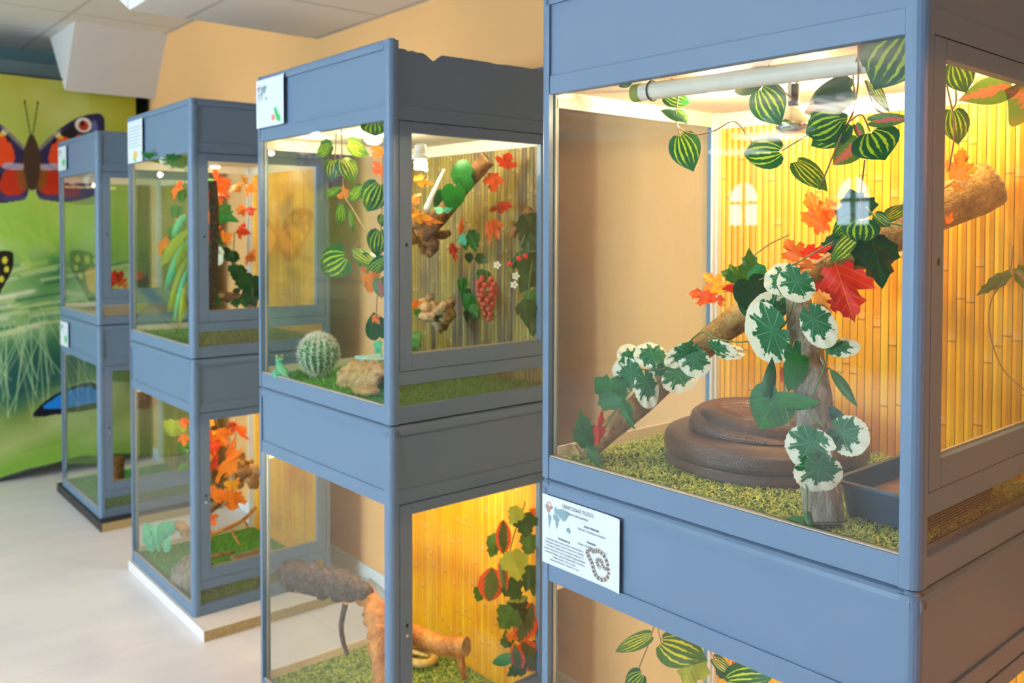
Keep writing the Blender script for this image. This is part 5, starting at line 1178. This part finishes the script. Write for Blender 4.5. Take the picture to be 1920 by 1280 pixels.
CR = [('K', (0.44, 0.067, -0.458), (0.44, 0.07, -0.353), .5, 10), ('K', (0.43, 0.108, -0.504), (0.43, 0.12, -0.615), .78, 0), ('I', (0.46, 0.114, -0.411), (0.46, 0.157, -0.501), .6, 0), ('F', (0.445, 0.034, -0.434), (0.47, 0.034, -0.539), .85, 0), ('D', (0.495, 0.034, -0.333), (0.495, 0.031, -0.413), 1.0, 0), ('F', (0.475, 0.033, -0.313), (0.44, 0.041, -0.363), .9, 0), ('D', (0.45, 0.059, -0.53), (0.475, 0.032, -0.601), .9, 0), ('I', (0.53, 0.035, -0.406), (0.495, 0.031, -0.469), 1.0, 0),
 ('K', (0.44, 0.082, -0.47), (0.44, 0.057, -0.57), .35, 20), ('I', (0.455, 0.033, -0.612), (0.44, 0.089, -0.69), .9, 0), ('K', (0.53, 0.034, -0.616), (0.47, 0.033, -0.72), .7, 0), ('K', (0.48, 0.03, -0.714), (0.545, 0.031, -0.832), .7, 0), ('I', (0.46, 0.191, -0.594), (0.46, 0.22, -0.657), .7, 0), ('M', (0.44, 0.057, -0.692), (0.475, 0.034, -0.714), .7, 10), ('G', (0.44, 0.032, -0.754), (0.42, 0.1, -0.79), .45, 15), ('K', (0.455, 0.033, -0.715), (0.475, 0.034, -0.814), .5, 10),
 ('M', (0.53, 0.035, -0.325), (0.54, 0.031, -0.383), .9, 0), ('D', (0.53, 0.034, -0.503), (0.495, 0.031, -0.574), .9, 0), ('F', (0.505, 0.03, -0.592), (0.43, 0.053, -0.592), .3, 10), ('D', (0.46, 0.051, -0.587), (0.495, 0.031, -0.662), .9, 0), ('I', (0.45, 0.059, -0.739), (0.45, 0.069, -0.686), .8, 0), ('D', (0.495, 0.03, -0.783), (0.43, 0.04, -0.811), .8, 0), ('M', (0.535, 0.03, -0.649), (0.52, 0.034, -0.719), .5, 0), ('D', (0.55, 0.032, -0.736), (0.54, 0.032, -0.806), .9, 0), ('I', (0.55, 0.032, -0.507), (0.53, 0.034, -0.6), .9, 0)]
vine('croton_garland', 1, 'thick garland of red-edged croton and green leaves down the amber bamboo', 'artificial vine', CR, [[(0.495, 0.032, -0.301), (0.47, 0.076, -0.468), (0.47, 0.051, -0.589), (0.495, 0.03, -0.719), (0.465, 0.032, -0.806)]], stem_mat='stem_brown', sr=.0022)
lamp(1, (.32, .30, -.27), 8, (1.0, .72, .30)); lamp(1, (.14, .55, -.3), 4, (1.0, .85, .65))

# --- third stack
lamp(2, (.26, .40, .72), 5, (1.0, .80, .50)); lamp(2, (.26, .40, -.28), 6, (1.0, .74, .42))
spot_disc(2, (0.361, 0.685, 0.799), 'bright downlight behind the door of the third upper terrarium')
vine('maple_leaf_garland', 2, 'orange maple leaves clustered behind the door of the third upper terrarium', 'artificial vine', [
 ('M', (0.22, 0.313, 0.678), (0.22, 0.157, 0.699), .9, 0), ('R', (0.22, 0.373, 0.692), (0.22, 0.393, 0.626), .9, 0), ('M', (0.22, 0.331, 0.652), (0.22, 0.25, 0.6), .9, 0), ('M', (0.2, 0.304, 0.576), (0.2, 0.354, 0.52), 1.0, 0), ('M', (0.2, 0.234, 0.575), (0.2, 0.188, 0.537), .8, 0), ('A', (0.3, 0.309, 0.692), (0.3, 0.252, 0.656), 1.2, 0), ('A', (0.3, 0.224, 0.7), (0.3, 0.163, 0.715), .7, 0), ('M', (0.4, 0.422, 0.689), (0.4, 0.319, 0.666), .8, 0), ('M', (0.4, 0.424, 0.589), (0.4, 0.544, 0.576), .5, 0), ('R', (0.4, 0.4, 0.598), (0.4, 0.355, 0.555), .9, 0),
 ('M', (0.2, 0.355, 0.452), (0.2, 0.295, 0.462), 1.0, 0), ('M', (0.25, 0.329, 0.452), (0.25, 0.212, 0.48), .6, 0), ('R', (0.35, 0.411, 0.498), (0.35, 0.262, 0.48), .5, 0), ('M', (0.4, 0.427, 0.384), (0.4, 0.323, 0.363), .8, 0), ('M', (0.22, 0.358, 0.512), (0.22, 0.299, 0.475), .9, 0)],
 [[(0.22, 0.404, 0.705), (0.25, 0.272, 0.689), (0.4, 0.422, 0.701)], [(0.22, 0.355, 0.691), (0.2, 0.317, 0.565), (0.2, 0.295, 0.453)], [(0.4, 0.405, 0.7), (0.4, 0.401, 0.569), (0.4, 0.415, 0.379)]], sr=.0013)
vine('ivy_garland', 2, 'dark ivy garland winding over the branch in the third upper terrarium', 'artificial vine', [
 ('D', (0.3, 0.337, 0.41), (0.3, 0.421, 0.357), 1.0, 0), ('D', (0.3, 0.314, 0.406), (0.3, 0.338, 0.341), .7, 0), ('D', (0.3, 0.269, 0.35), (0.3, 0.316, 0.277), 1.0, 0), ('D', (0.32, 0.238, 0.317), (0.32, 0.307, 0.233), 1.0, 0), ('D', (0.34, 0.219, 0.305), (0.34, 0.253, 0.201), 1.1, 0), ('D', (0.34, 0.27, 0.246), (0.34, 0.188, 0.171), 1.0, 0), ('G', (0.2, 0.329, 0.237), (0.2, 0.288, 0.156), .9, 0), ('D', (0.28, 0.268, 0.203), (0.28, 0.24, 0.164), 1.0, 0), ('D', (0.28, 0.326, 0.211), (0.28, 0.362, 0.179), .9, 0), ('D', (0.3, 0.214, 0.21), (0.3, 0.193, 0.166), 1.0, 0), ('E', (0.2, 0.263, 0.576), (0.2, 0.045, 0.532), .45, 0), ('E', (0.22, 0.403, 0.716), (0.22, 0.367, 0.676), .8, 0), ('E', (0.25, 0.317, 0.425), (0.25, 0.476, 0.437), .5, 0), ('V', (0.15, 0.259, 0.418), (0.15, 0.098, 0.359), .6, 10), ('F', (0.2, 0.359, 0.247), (0.2, 0.335, 0.221), 1, 0), ('D', (0.3, 0.305, 0.246), (0.3, 0.282, 0.21), .8, 0)],
 [[(0.3, 0.402, 0.405), (0.3, 0.303, 0.338), (0.34, 0.241, 0.293), (0.34, 0.22, 0.203)], [(0.3, 0.312, 0.487), (0.3, 0.325, 0.406)]], stem_mat='stem_green', sr=.002)
branch('mossy_branch', 2, 'low mossy branch lying behind the door of the third upper terrarium', [(0.2, 0.391, 0.195), (0.24, 0.313, 0.214), (0.3, 0.288, 0.205), (0.36, 0.245, 0.178)], [.022, .018, .02, .026], 'driftwood', end='bark_tan', seed=31)
branch('upright_bark', 2, 'dark upright bark trunk at the back left of the third upper terrarium', [(0.09, 0.034, 0.163), (0.1, 0.035, 0.351), (0.105, 0.033, 0.56), (0.1, 0.04, 0.685)], [.020, .018, .018, .018], 'bark_dark', end='bark_dark', seed=32)
LG = []
for i in range(16):
    x = 296+((i*37) % 52); y = 430+((i*53) % 170); LG.append(i)
vine('big_leaf_plant', 2, 'arching leafy plant, glass reflection put into its pale green, in the third upper terrarium', 'artificial plant', [  # pale leaf colours stand in for a reflection in the front glass
 ('X', (0.1, 0.315, 0.497), (0.08, 0.606, 0.333), .16, 0), ('Q', (0.1, 0.316, 0.453), (0.08, 0.553, 0.23), .14, 0), ('X', (0.1, 0.317, 0.386), (0.06, 0.453, 0.134), .13, 0), ('E', (0.1, 0.415, 0.599), (0.1, 0.496, 0.539), .6, 0), ('E', (0.1, 0.355, 0.665), (0.1, 0.402, 0.606), .6, 0), ('Q', (0.1, 0.318, 0.342), (0.06, 0.381, 0.106), .12, 0), ('X', (0.1, 0.316, 0.442), (0.09, 0.465, 0.292), .2, 0), ('E', (0.1, 0.443, 0.509), (0.1, 0.539, 0.44), .5, 0), ('Q', (0.1, 0.338, 0.564), (0.1, 0.511, 0.451), .2, 0), ('X', (0.1, 0.332, 0.297), (0.06, 0.31, 0.089), .12, 0),
 ('V', (0.05, 0.302, 0.79), (0.06, 0.365, 0.746), 1.6, 0), ('E', (0.03, 0.152, 0.792), (0.06, 0.257, 0.753), 1.2, 0), ('E', (0.03, 0.359, 0.793), (0.08, 0.553, 0.771), 1.0, 0)],
 [[(0.1, 0.321, 0.785), (0.1, 0.377, 0.565), (0.1, 0.331, 0.342), (0.1, 0.312, 0.075)]], stem_mat='stem_green', sr=.002)
vine('maple_spray', 2, 'few orange maple leaves hanging left of the pale green plant', 'artificial vine', [
 ('M', (0.1, 0.486, 0.676), (0.1, 0.356, 0.654), .7, 0), ('M', (0.12, 0.548, 0.556), (0.12, 0.434, 0.561), .6, 0), ('M', (0.14, 0.79, 0.444), (0.14, 0.59, 0.408), .6, 0), ('M', (0.12, 0.517, 0.451), (0.12, 0.484, 0.433), 1.0, 0)], [[(0.1, 0.465, 0.714), (0.11, 0.518, 0.567), (0.13, 0.651, 0.426)]], sr=.0012)
# third lower
vine('maple_leaf_garland', 2, 'bright orange maple leaves filling the door window of the third lower terrarium', 'artificial vine', [
 ('M', (0.22, 0.29, -0.344), (0.22, 0.221, -0.413), 1.0, 0), ('R', (0.2, 0.385, -0.441), (0.2, 0.228, -0.398), .9, 0), ('R', (0.26, 0.273, -0.32), (0.26, 0.228, -0.362), .7, 0), ('M', (0.3, 0.292, -0.379), (0.3, 0.211, -0.338), 1.2, 0), ('M', (0.24, 0.266, -0.441), (0.24, 0.158, -0.431), 1.1, 0), ('M', (0.2, 0.206, -0.468), (0.2, 0.061, -0.479), 1.2, 0), ('A', (0.2, 0.373, -0.467), (0.2, 0.3, -0.485), 1.0, 0), ('R', (0.18, 0.308, -0.492), (0.18, 0.201, -0.488), .9, 0), ('M', (0.18, 0.174, -0.569), (0.18, 0.275, -0.648), 1.2, 0), ('M', (0.22, 0.122, -0.571), (0.22, 0.18, -0.678), .95, 0), ('A', (0.22, 0.132, -0.533), (0.22, 0.219, -0.609), .6, 0), ('M', (0.15, 0.244, -0.691), (0.15, 0.163, -0.717), .8, 0), ('A', (0.2, 0.402, -0.38), (0.2, 0.335, -0.409), 1.0, 0), ('M', (0.15, 0.233, -0.744), (0.15, 0.21, -0.787), .5, 0), ('A', (0.22, 0.436, -0.342), (0.22, 0.35, -0.341), .8, 0), ('A', (0.25, 0.207, -0.56), (0.25, 0.15, -0.556), .8, 0)],
 [[(0.22, 0.331, -0.313), (0.22, 0.273, -0.405), (0.22, 0.216, -0.484), (0.22, 0.19, -0.591)], [(0.3, 0.314, -0.32), (0.3, 0.323, -0.543), (0.26, 0.243, -0.61)], [(0.2, 0.371, -0.351), (0.18, 0.335, -0.639), (0.16, 0.248, -0.773)]], sr=.0014)
gnarl('knotty_driftwood', 2, (0.34, 0.299, -0.556), 'knotty golden driftwood in the third lower terrarium', 'bark_tan', .085, 41, n=11, spread=.8)
branch('slanting_branch', 2, 'brown branch slanting under the maple leaves of the third lower terrarium', [(0.2, 0.409, -0.735), (0.24, 0.359, -0.68), (0.3, 0.33, -0.603), (0.34, 0.253, -0.535)], [.02, .018, .02, .024], 'driftwood', end='bark_tan', seed=42)
branch('forked_twig', 2, 'thin forked twig resting on the turf of the third lower terrarium', [(0.2, 0.411, -0.834), (0.26, 0.352, -0.803), (0.34, 0.342, -0.778), (0.4, 0.339, -0.73)], [.007, .008, .008, .007], 'wood_orange', end='bark_tan', seed=43, extra=[([(0.28, 0.331, -0.797), (0.29, 0.309, -0.829), (0.3, 0.276, -0.861)], [.006, .005, .004]), ([(0.34, 0.342, -0.778), (0.34, 0.302, -0.784), (0.34, 0.285, -0.798)], [.006, .005, .004])])
branch('turf_root', 2, 'small dark root lying in front on the turf by the third lower door', [(0.14, 0.233, -0.867), (0.18, 0.208, -0.856), (0.24, 0.187, -0.85)], [.012, .009, .006], 'driftwood', end='driftwood', seed=44)
tray('food_tray', 2, (.36, .22, -.9635), .085, .10, .05, 'tray_beige', 'beige shallow tray on the turf of the third lower terrarium', rz=.1, fill=.4)
hide(2, (.10, .22, -.9635), 'brown rock hide behind the front glass of the third lower terrarium', .14, .20, .10, 'bark_grey', 6, rz=.2, nm='rock_hide')
branch('lizard_shaped_root', 2, 'pinkish-brown knobbly root behind the mint plant of the third lower terrarium', [(0.14, 0.691, -0.862), (0.13, 0.541, -0.808), (0.12, 0.4, -0.804)], [.02, .028, .02], 'bark_tan', end='bark_tan', seed=45, lump=.2)
MP = []
vine('mint_shrub', 2, 'small mint green plastic shrub at the left of the third lower terrarium', 'artificial plant', [
 ('Q', (0.05, 0.637, -0.859), (0.05, 0.681, -0.833), .45, -32),
 ('Q', (0.05, 0.691, -0.912), (0.05, 0.773, -0.871), .45, -33),
 ('Q', (0.05, 0.639, -0.898), (0.05, 0.697, -0.875), .45, -27),
 ('Q', (0.05, 0.632, -0.93), (0.05, 0.72, -0.903), .45, -7),
 ('Q', (0.05, 0.508, -0.832), (0.05, 0.493, -0.779), .45, 7),
 ('Q', (0.05, 0.676, -0.913), (0.05, 0.705, -0.873), .45, -18),
 ('Q', (0.05, 0.638, -0.876), (0.05, 0.614, -0.813), .45, 30),
 ('Q', (0.05, 0.501, -0.816), (0.05, 0.479, -0.757), .45, -1),
 ('Q', (0.05, 0.495, -0.856), (0.05, 0.466, -0.8), .45, 15),
 ('Q', (0.05, 0.587, -0.858), (0.05, 0.622, -0.81), .45, -30),
 ('Q', (0.05, 0.683, -0.918), (0.05, 0.766, -0.891), .45, 20),
 ('Q', (0.05, 0.53, -0.835), (0.05, 0.487, -0.789), .45, -15),
 ('Q', (0.05, 0.544, -0.863), (0.05, 0.564, -0.823), .45, 35),
 ('Q', (0.05, 0.617, -0.894), (0.05, 0.594, -0.85), .45, -33),
 ('Q', (0.05, 0.53, -0.845), (0.05, 0.493, -0.779), .45, -25),
 ('Q', (0.05, 0.616, -0.861), (0.05, 0.637, -0.831), .45, -30),
 ('Q', (0.05, 0.489, -0.892), (0.05, 0.419, -0.812), .45, -38),
 ('Q', (0.05, 0.616, -0.873), (0.05, 0.681, -0.837), .45, 39),
 ('Q', (0.05, 0.536, -0.83), (0.05, 0.5, -0.764), .45, -3),
 ('Q', (0.05, 0.66, -0.89), (0.05, 0.652, -0.844), .45, -39),
 ('Q', (0.05, 0.609, -0.883), (0.05, 0.637, -0.833), .45, -3),
 ('Q', (0.05, 0.559, -0.866), (0.05, 0.586, -0.815), .45, -26),
 ('Q', (0.05, 0.682, -0.866), (0.05, 0.772, -0.837), .45, -21),
 ('Q', (0.05, 0.552, -0.874), (0.05, 0.529, -0.826), .45, -36),
 ('Q', (0.05, 0.668, -0.906), (0.05, 0.674, -0.862), .45, -15),
 ('Q', (0.05, 0.58, -0.856), (0.05, 0.593, -0.826), .45, 13),
 ('Q', (0.05, 0.588, -0.893), (0.05, 0.601, -0.857), .45, -16),
 ('Q', (0.05, 0.682, -0.886), (0.05, 0.773, -0.869), .45, -11),
 ('Q', (0.05, 0.594, -0.862), (0.05, 0.622, -0.81), .45, 0),
 ('Q', (0.05, 0.56, -0.914), (0.05, 0.565, -0.857), .45, -35),
 ('Q', (0.05, 0.579, -0.844), (0.05, 0.607, -0.792), .45, -19),
 ('Q', (0.05, 0.617, -0.901), (0.05, 0.601, -0.845), .45, 13),
 ('Q', (0.05, 0.573, -0.889), (0.05, 0.544, -0.841), .45, 10),
 ('Q', (0.05, 0.474, -0.813), (0.05, 0.371, -0.729), .45, -16)], [[(0.05, 0.595, -0.907), (0.05, 0.574, -0.93)]], stem_mat='stem_green')
vine('yellow_leaf_spray', 2, 'yellow-green leaf spray and orange leaves beside the post of the third lower terrarium', 'artificial vine', [
 ('F', (0.08, 0.404, -0.313), (0.08, 0.499, -0.403), .8, 0), ('F', (0.1, 0.531, -0.346), (0.1, 0.437, -0.383), .9, 0), ('M', (0.06, 0.268, -0.274), (0.06, 0.25, -0.322), .9, 0), ('M', (0.06, 0.269, -0.34), (0.06, 0.258, -0.396), .9, 0), ('E', (0.08, 0.354, -0.399), (0.08, 0.279, -0.452), .5, 0), ('L', (0.06, 0.222, -0.454), (0.06, 0.35, -0.521), .25, 0)], [[(0.07, 0.29, -0.263), (0.08, 0.385, -0.359), (0.08, 0.419, -0.4), (0.07, 0.262, -0.429)], [(0.1, 0.548, -0.485), (0.08, 0.323, -0.433)]], sr=.0014)
# --- farthest stack
lamp(3, (.28, .42, .72), 1.6, (1.0, .80, .48)); lamp(3, (.28, .42, -.28), 1.0, (1.0, .80, .5))
tb = troot('tube_lamp', 3, (0, 0, 0), 'short glowing strip lamp under the ceiling of the farthest upper terrarium', 'lamp'); MB().tube([(.08, .10, .772), (.5, .10, .772)], .007, 10).build('tube', 'lamp_warm', tb, smooth=True); MB().box(.07, .09, .779, .51, .11, .7995).build('holder', 'white_metal', tb)
vine('red_flower_cluster', 3, 'bright red leaf cluster low in the door window of the farthest upper terrarium', 'artificial plant', [
 ('R', (0.12, 0.125, 0.196), (0.12, 0.231, 0.274), .7, 0), ('R', (0.12, 0.115, 0.196), (0.12, 0.113, 0.284), .7, 0), ('R', (0.12, 0.106, 0.196), (0.135, 0.033, 0.281), .7, 0), ('M', (0.12, 0.096, 0.194), (0.165, 0.045, 0.24), .6, 0), ('R', (0.12, 0.125, 0.193), (0.12, 0.253, 0.227), .8, 0), ('M', (0.14, 0.072, 0.189), (0.17, 0.045, 0.206), .8, 0), ('F', (0.12, 0.155, 0.186), (0.12, 0.058, 0.185), .9, 0)], [[(0.12, 0.115, 0.196), (0.12, 0.117, 0.159)]])
st_ = troot('bark_stump', 3, (0.16, 0.313, -0.802)[:2]+(-.9635,), 'dark brown upright bark stump in the farthest lower terrarium', 'stump')
rg = random.Random(3); MB().tube([(0, 0, 0), (0, .002, .05), (.003, 0, .11), (0, -.003, .17), (.004, 0, .20)], [.055, .045, .043, .048, .046], 18, lump=.12, rng=rg).build('bark', 'driftwood', st_, smooth=True)
vine('turf_leaves', 3, 'few amber leaves on the turf of the farthest lower terrarium', 'artificial plant', [('A', (0.07, 0.046, -0.828), (0.105, 0.038, -0.821), .9, 0), ('A', (0.08, 0.045, -0.835), (0.06, 0.048, -0.81), .9, 0)], [[(0.07, 0.046, -0.828), (0.08, 0.045, -0.835)]])

# ------------------------------------------------------------------ information sheets
def text_mesh(s, size, align='LEFT', bold=0.0):
    cu = bpy.data.curves.new('lettering', 'FONT'); cu.body = s; cu.size = size; cu.align_x = align; cu.resolution_u = 2; cu.offset = bold
    o = bpy.data.objects.new('lettering', cu); COL.objects.link(o); bpy.context.view_layer.update()
    me = bpy.data.meshes.new_from_object(o.evaluated_get(bpy.context.evaluated_depsgraph_get())); COL.objects.unlink(o); bpy.data.objects.remove(o)
    return me
CONT = [[(0, .62), (.06, .66), (.14, .66), (.22, .62), (.25, .66), (.3, .6), (.24, .56), (.2, .5), (.17, .47), (.14, .44), (.12, .46), (.08, .52), (.05, .58)], [(.26, .64), (.33, .66), (.32, .61), (.28, .6)],
 [(.15, .43), (.2, .42), (.26, .35), (.24, .26), (.2, .15), (.18, .05), (.165, .08), (.16, .22), (.13, .33)],
 [(.36, .5), (.4, .54), (.37, .56), (.38, .62), (.42, .67), (.46, .66), (.5, .62), (.6, .66), (.7, .67), (.85, .66), (1.0, .63), (.94, .58), (.9, .52), (.86, .48), (.84, .42), (.78, .40), (.76, .34), (.73, .40), (.68, .36), (.64, .42), (.58, .40), (.55, .48), (.48, .48), (.44, .5), (.4, .5)],
 [(.36, .47), (.42, .48), (.5, .46), (.54, .40), (.58, .36), (.53, .3), (.52, .2), (.47, .1), (.45, .1), (.43, .22), (.42, .3), (.36, .33), (.33, .38)],
 [(.84, .2), (.9, .24), (.97, .22), (1.0, .14), (.95, .09), (.9, .12), (.85, .12)]]
def flat_poly(parent, name, pts, mat, z):
    m = MB(); m.v = [(x, y, z) for x, y in pts]; m.f = [tuple(range(len(pts)))]; m.mi = [0]; return m.build(name, mat, parent)
def sheet(k, a_far, h_top, w_, h_, label, lines, pict, tilt=0.0, b=-.0006, curl=.004, detail=True):
    """paper on the front face; local x runs towards the viewer's right (towards the near corner), y up, z out of the face"""
    x, y, yw, z = ST[k]; r = troot('information_sheet', k, (b, a_far, h_top), label, 'paper sheet', 'information sheets on the terrarium fronts')
    r.rotation_euler = (Matrix.Rotation(yw, 4, 'Z') @ Matrix(((0, 0, -1, 0), (-1, 0, 0, 0), (0, 1, 0, 0), (0, 0, 0, 1))) @ Matrix.Rotation(tilt, 4, 'Z')).to_euler()
    m = MB(); n = 12
    for i in range(n+1):
        u = i/n; zz = curl*max(0, (u-.75)/.25)**2
        for yy in (0, -h_/2, -h_): m.v.append((w_*u, yy, zz)); 
        for yy in (0, -h_/2, -h_): m.v.append((w_*u, yy, zz-.0003))
    for i in range(n):
        for j in (0, 1): a = i*6+j; m.f.append((a, a+1, a+7, a+6)); a += 3; m.f.append((a, a+6, a+7, a+1)); 
    m.mi = [0]*len(m.f); m.build('paper', 'paper', r)
    for (s, sx, sy, size, al, mat, bold) in lines:
        me = text_mesh(s, size, al, bold); me.materials.append(M[mat]); o = bpy.data.objects.new('lettering', me); COL.objects.link(o); o.parent = r; o.location = (sx, sy, .0006); o.scale = (.82, 1, 1)
    if detail:
        for c in CONT: flat_poly(r, 'continent', [(w_*(.035+.35*px), -h_*.50+h_*.54*py) for px, py in c], 'ink_map', .0006)
        # map pin
        cx, cy = w_*.095, -h_*.135; R_ = w_*.030; n = 20; m = MB()
        for i in range(n+1):
            t = 2*PI*i/n
            m.v += [(cx+R_*math.cos(t), cy+R_*math.sin(t), .0009), (cx+R_*.72*math.cos(t), cy+R_*.72*math.sin(t), .0009)]
        for i in range(n): m.f.append((2*i, 2*i+2, 2*i+3, 2*i+1)); m.mi.append(0)
        q = len(m.v); m.v += [(cx-R_*.9, cy-R_*.45, .0009), (cx, cy-R_*2.7, .0009), (cx+R_*.9, cy-R_*.45, .0009), (cx, cy-R_*.8, .0009)]; m.f.append((q, q+1, q+2, q+3)); m.mi.append(0); m.build('map_pin', 'ink_red', r)
    pict(r, w_, h_)
    return r
def snake_pict(r, w_, h_):
    P_ = [(.72, .86), (.66, .84), (.60, .80), (.60, .72), (.66, .60), (.70, .45), (.74, .25), (.80, .12), (.88, .10), (.93, .22), (.92, .40), (.92, .55), (.90, .70), (.86, .82), (.80, .88), (.74, .86), (.70, .84)]
    P_ = [(.605, .42), (.60, .37), (.63, .31), (.66, .25), (.68, .17), (.71, .11), (.77, .085), (.83, .12), (.865, .20), (.86, .28), (.84, .36), (.80, .43), (.75, .46), (.71, .455), (.68, .43), (.64, .445), (.61, .43)]
    pts = curve_pts([(w_*x, -h_+h_*y*1.0, 0) for x, y in P_], 6); m = MB(); m2 = MB()
    def band(mm, pts, hw, z, a0=0, a1=None):
        b = len(mm.v)
        for i, p in enumerate(pts):
            d = (pts[min(i+1, len(pts)-1)]-pts[max(i-1, 0)]).normalized(); nrm = Vector((-d.y, d.x, 0)); mm.v += [tuple(p+nrm*hw+Vector((0, 0, z))), tuple(p-nrm*hw+Vector((0, 0, z)))]
        for i in range(len(pts)-1): mm.f.append((b+2*i, b+2*i+1, b+2*i+3, b+2*i+2)); mm.mi.append(0)
    band(m, pts, w_*.020, .0010); inner = curve_pts([(w_*x, -h_+h_*y, 0) for x, y in [(.85, .27), (.82, .255), (.79, .285), (.775, .33), (.745, .345), (.72, .32), (.73, .27), (.765, .235)]], 6)
    band(m, inner, w_*.017, .0010); m.build('snake_picture', 'ink_pale', r)
    for src, hw in ((pts, w_*.0205), (inner, w_*.0175)):
        for i in range(0, len(src)-3, 4): band(m2, src[i:i+3], hw*.85, .0012)
    m2.build('snake_saddles', 'ink_brown', r)
SHW, SHH = .219, .1425
sheet(0, .7795, -.0325, SHW, SHH, 'white landscape information sheet about a corn snake with map and coiled snake picture', [
 ('МАИСОВЫЙ ПОЛОЗ', SHW*.475, -SHH*.115, .0108, 'CENTER', 'ink_grey', 0), ('(Pantherophis guttatus)', SHW*.47, -SHH*.185, .0080, 'CENTER', 'ink_grey', 0),
 ('Ареал обитания:', SHW*.65, -SHH*.285, .0064, 'CENTER', 'ink_dark', .0001), ('Обитает в Северной Америке', SHW*.65, -SHH*.345, .0064, 'CENTER', 'ink_grey', 0),
 ('Размеры:', SHW*.65, -SHH*.49, .0064, 'CENTER', 'ink_dark', .0001), ('Длина тела обычно до 1,2 – 1,5 м', SHW*.66, -SHH*.55, .0062, 'CENTER', 'ink_grey', 0),
 ('Особенности:', SHW*.30, -SHH*.59, .0064, 'CENTER', 'ink_dark', .0001)]+
 [(s, SHW*.30, -SHH*(.645+.048*i), .0058, 'CENTER', 'ink_grey', 0) for i, s in enumerate(['Такие маисовые полозы живут повсеместно в', 'Северной Америке, в лесах и на полях. Окраска', 'тела светло-оранжевая с пятнами, длина до 1,5', 'метров. Маисовый полоз спокойный, дружелюбный', 'и неприхотливый, хорошо приручается, активен в', 'темное время суток и утром.', 'Продолжительность жизни 10-15 лет'])], snake_pict, b=-.0008)
def leaf_pict(r, w_, h_):
    flat_poly(r, 'plant_picture', [(w_*.62, -h_*.66), (w_*.68, -h_*.62), (w_*.78, -h_*.78), (w_*.88, -h_*.86), (w_*.84, -h_*.95), (w_*.72, -h_*.90), (w_*.66, -h_*.78)], 'ink_green', .0009)
    flat_poly(r, 'flower_picture', [(w_*.54, -h_*.80), (w_*.60, -h_*.76), (w_*.66, -h_*.82), (w_*.62, -h_*.90), (w_*.55, -h_*.88)], 'ink_red', .001)
def lines_(w_, h_, n, y0, y1): return [('Описание животного и его места обитания'[:30+(i*5) % 9], w_*.5, -h_*(y0+(y1-y0)*i/n), h_*.03, 'CENTER', 'ink_map', 0) for i in range(n)]
sheet(1, .783, .985, .205, .152, 'white information sheet with a small map and green lizard picture on the second stack', [], leaf_pict, curl=.006, b=-.002)
def bug_pict(r, w_, h_):
    flat_poly(r, 'animal_picture', [(w_*.36, -h_*.80), (w_*.46, -h_*.72), (w_*.62, -h_*.74), (w_*.60, -h_*.88), (w_*.5, -h_*.94), (w_*.38, -h_*.90)], 'ink_yellow', .0009)
    flat_poly(r, 'leaf_picture', [(w_*.36, -h_*.90), (w_*.46, -h_*.90), (w_*.60, -h_*.97), (w_*.45, -h_*.97)], 'ink_green', .001)
    for i in range(7): flat_poly(r, 'text_line', [(w_*.12, -h_*(.16+.075*i)), (w_*.12, -h_*(.172+.075*i)), (w_*(.86-.05*(i % 3)), -h_*(.172+.075*i)), (w_*(.86-.05*(i % 3)), -h_*(.16+.075*i))], 'ink_map', .0008)
sheet(2, .775, .975, .22, .185, 'white information sheet with a little yellow animal picture on the third stack', [], bug_pict, b=-.002, detail=False)
def green_pict(r, w_, h_): flat_poly(r, 'animal_picture', [(w_*.45, -h_*.62), (w_*.7, -h_*.5), (w_*.8, -h_*.75), (w_*.6, -h_*.88)], 'ink_green', .0009)
sheet(3, .775, .965, .20, .135, 'small white information sheet on the upper front panel of the farthest stack', [], green_pict, b=-.002)
sheet(3, .775, -.035, .20, .14, 'small white information sheet on the lower front panel of the farthest stack', [], green_pict, b=-.002)

# ------------------------------------------------------------------ loose things
cb = MB(); P0 = W(2, (.63, .60, -.88))
pts = [W(2, p) for p in ((.645, .45, -.80), (.66, .42, -.86), (.665, .36, -.92), (.66, .30, -.94), (.66, .36, -.97), (.67, .50, -.98), (.68, .60, -.985))]
cl = root('cable_loop', tuple(pts[0]), 'loops of white power cable hanging behind the third stack', 'cable')
MB().tube(curve_pts([p-pts[0] for p in pts], 5), .0045, 7).build('cable', 'cable_white', cl, smooth=True)
pts2 = [W(2, p) for p in ((.655, .40, -.78), (.65, .33, -.84), (.64, .31, -.90), (.65, .36, -.95), (.66, .44, -.93), (.655, .46, -.87))]
MB().tube(curve_pts([p-pts[0] for p in pts2], 5), .004, 7).build('cable', 'cable_white', cl, smooth=True)
fc = [Vector((1.985, 2.45, .02)), Vector((1.97, 2.6, .012)), Vector((1.96, 2.9, .01)), Vector((1.965, 3.1, .012)), Vector((1.98, 3.3, .03))]
fl2 = root('floor_cable', tuple(fc[0]), 'grey cable lying along the baseboard behind the second stack', 'cable'); MB().tube(curve_pts([p-fc[0] for p in fc], 5), .004, 6).build('cable', 'beige_trim', fl2, smooth=True)
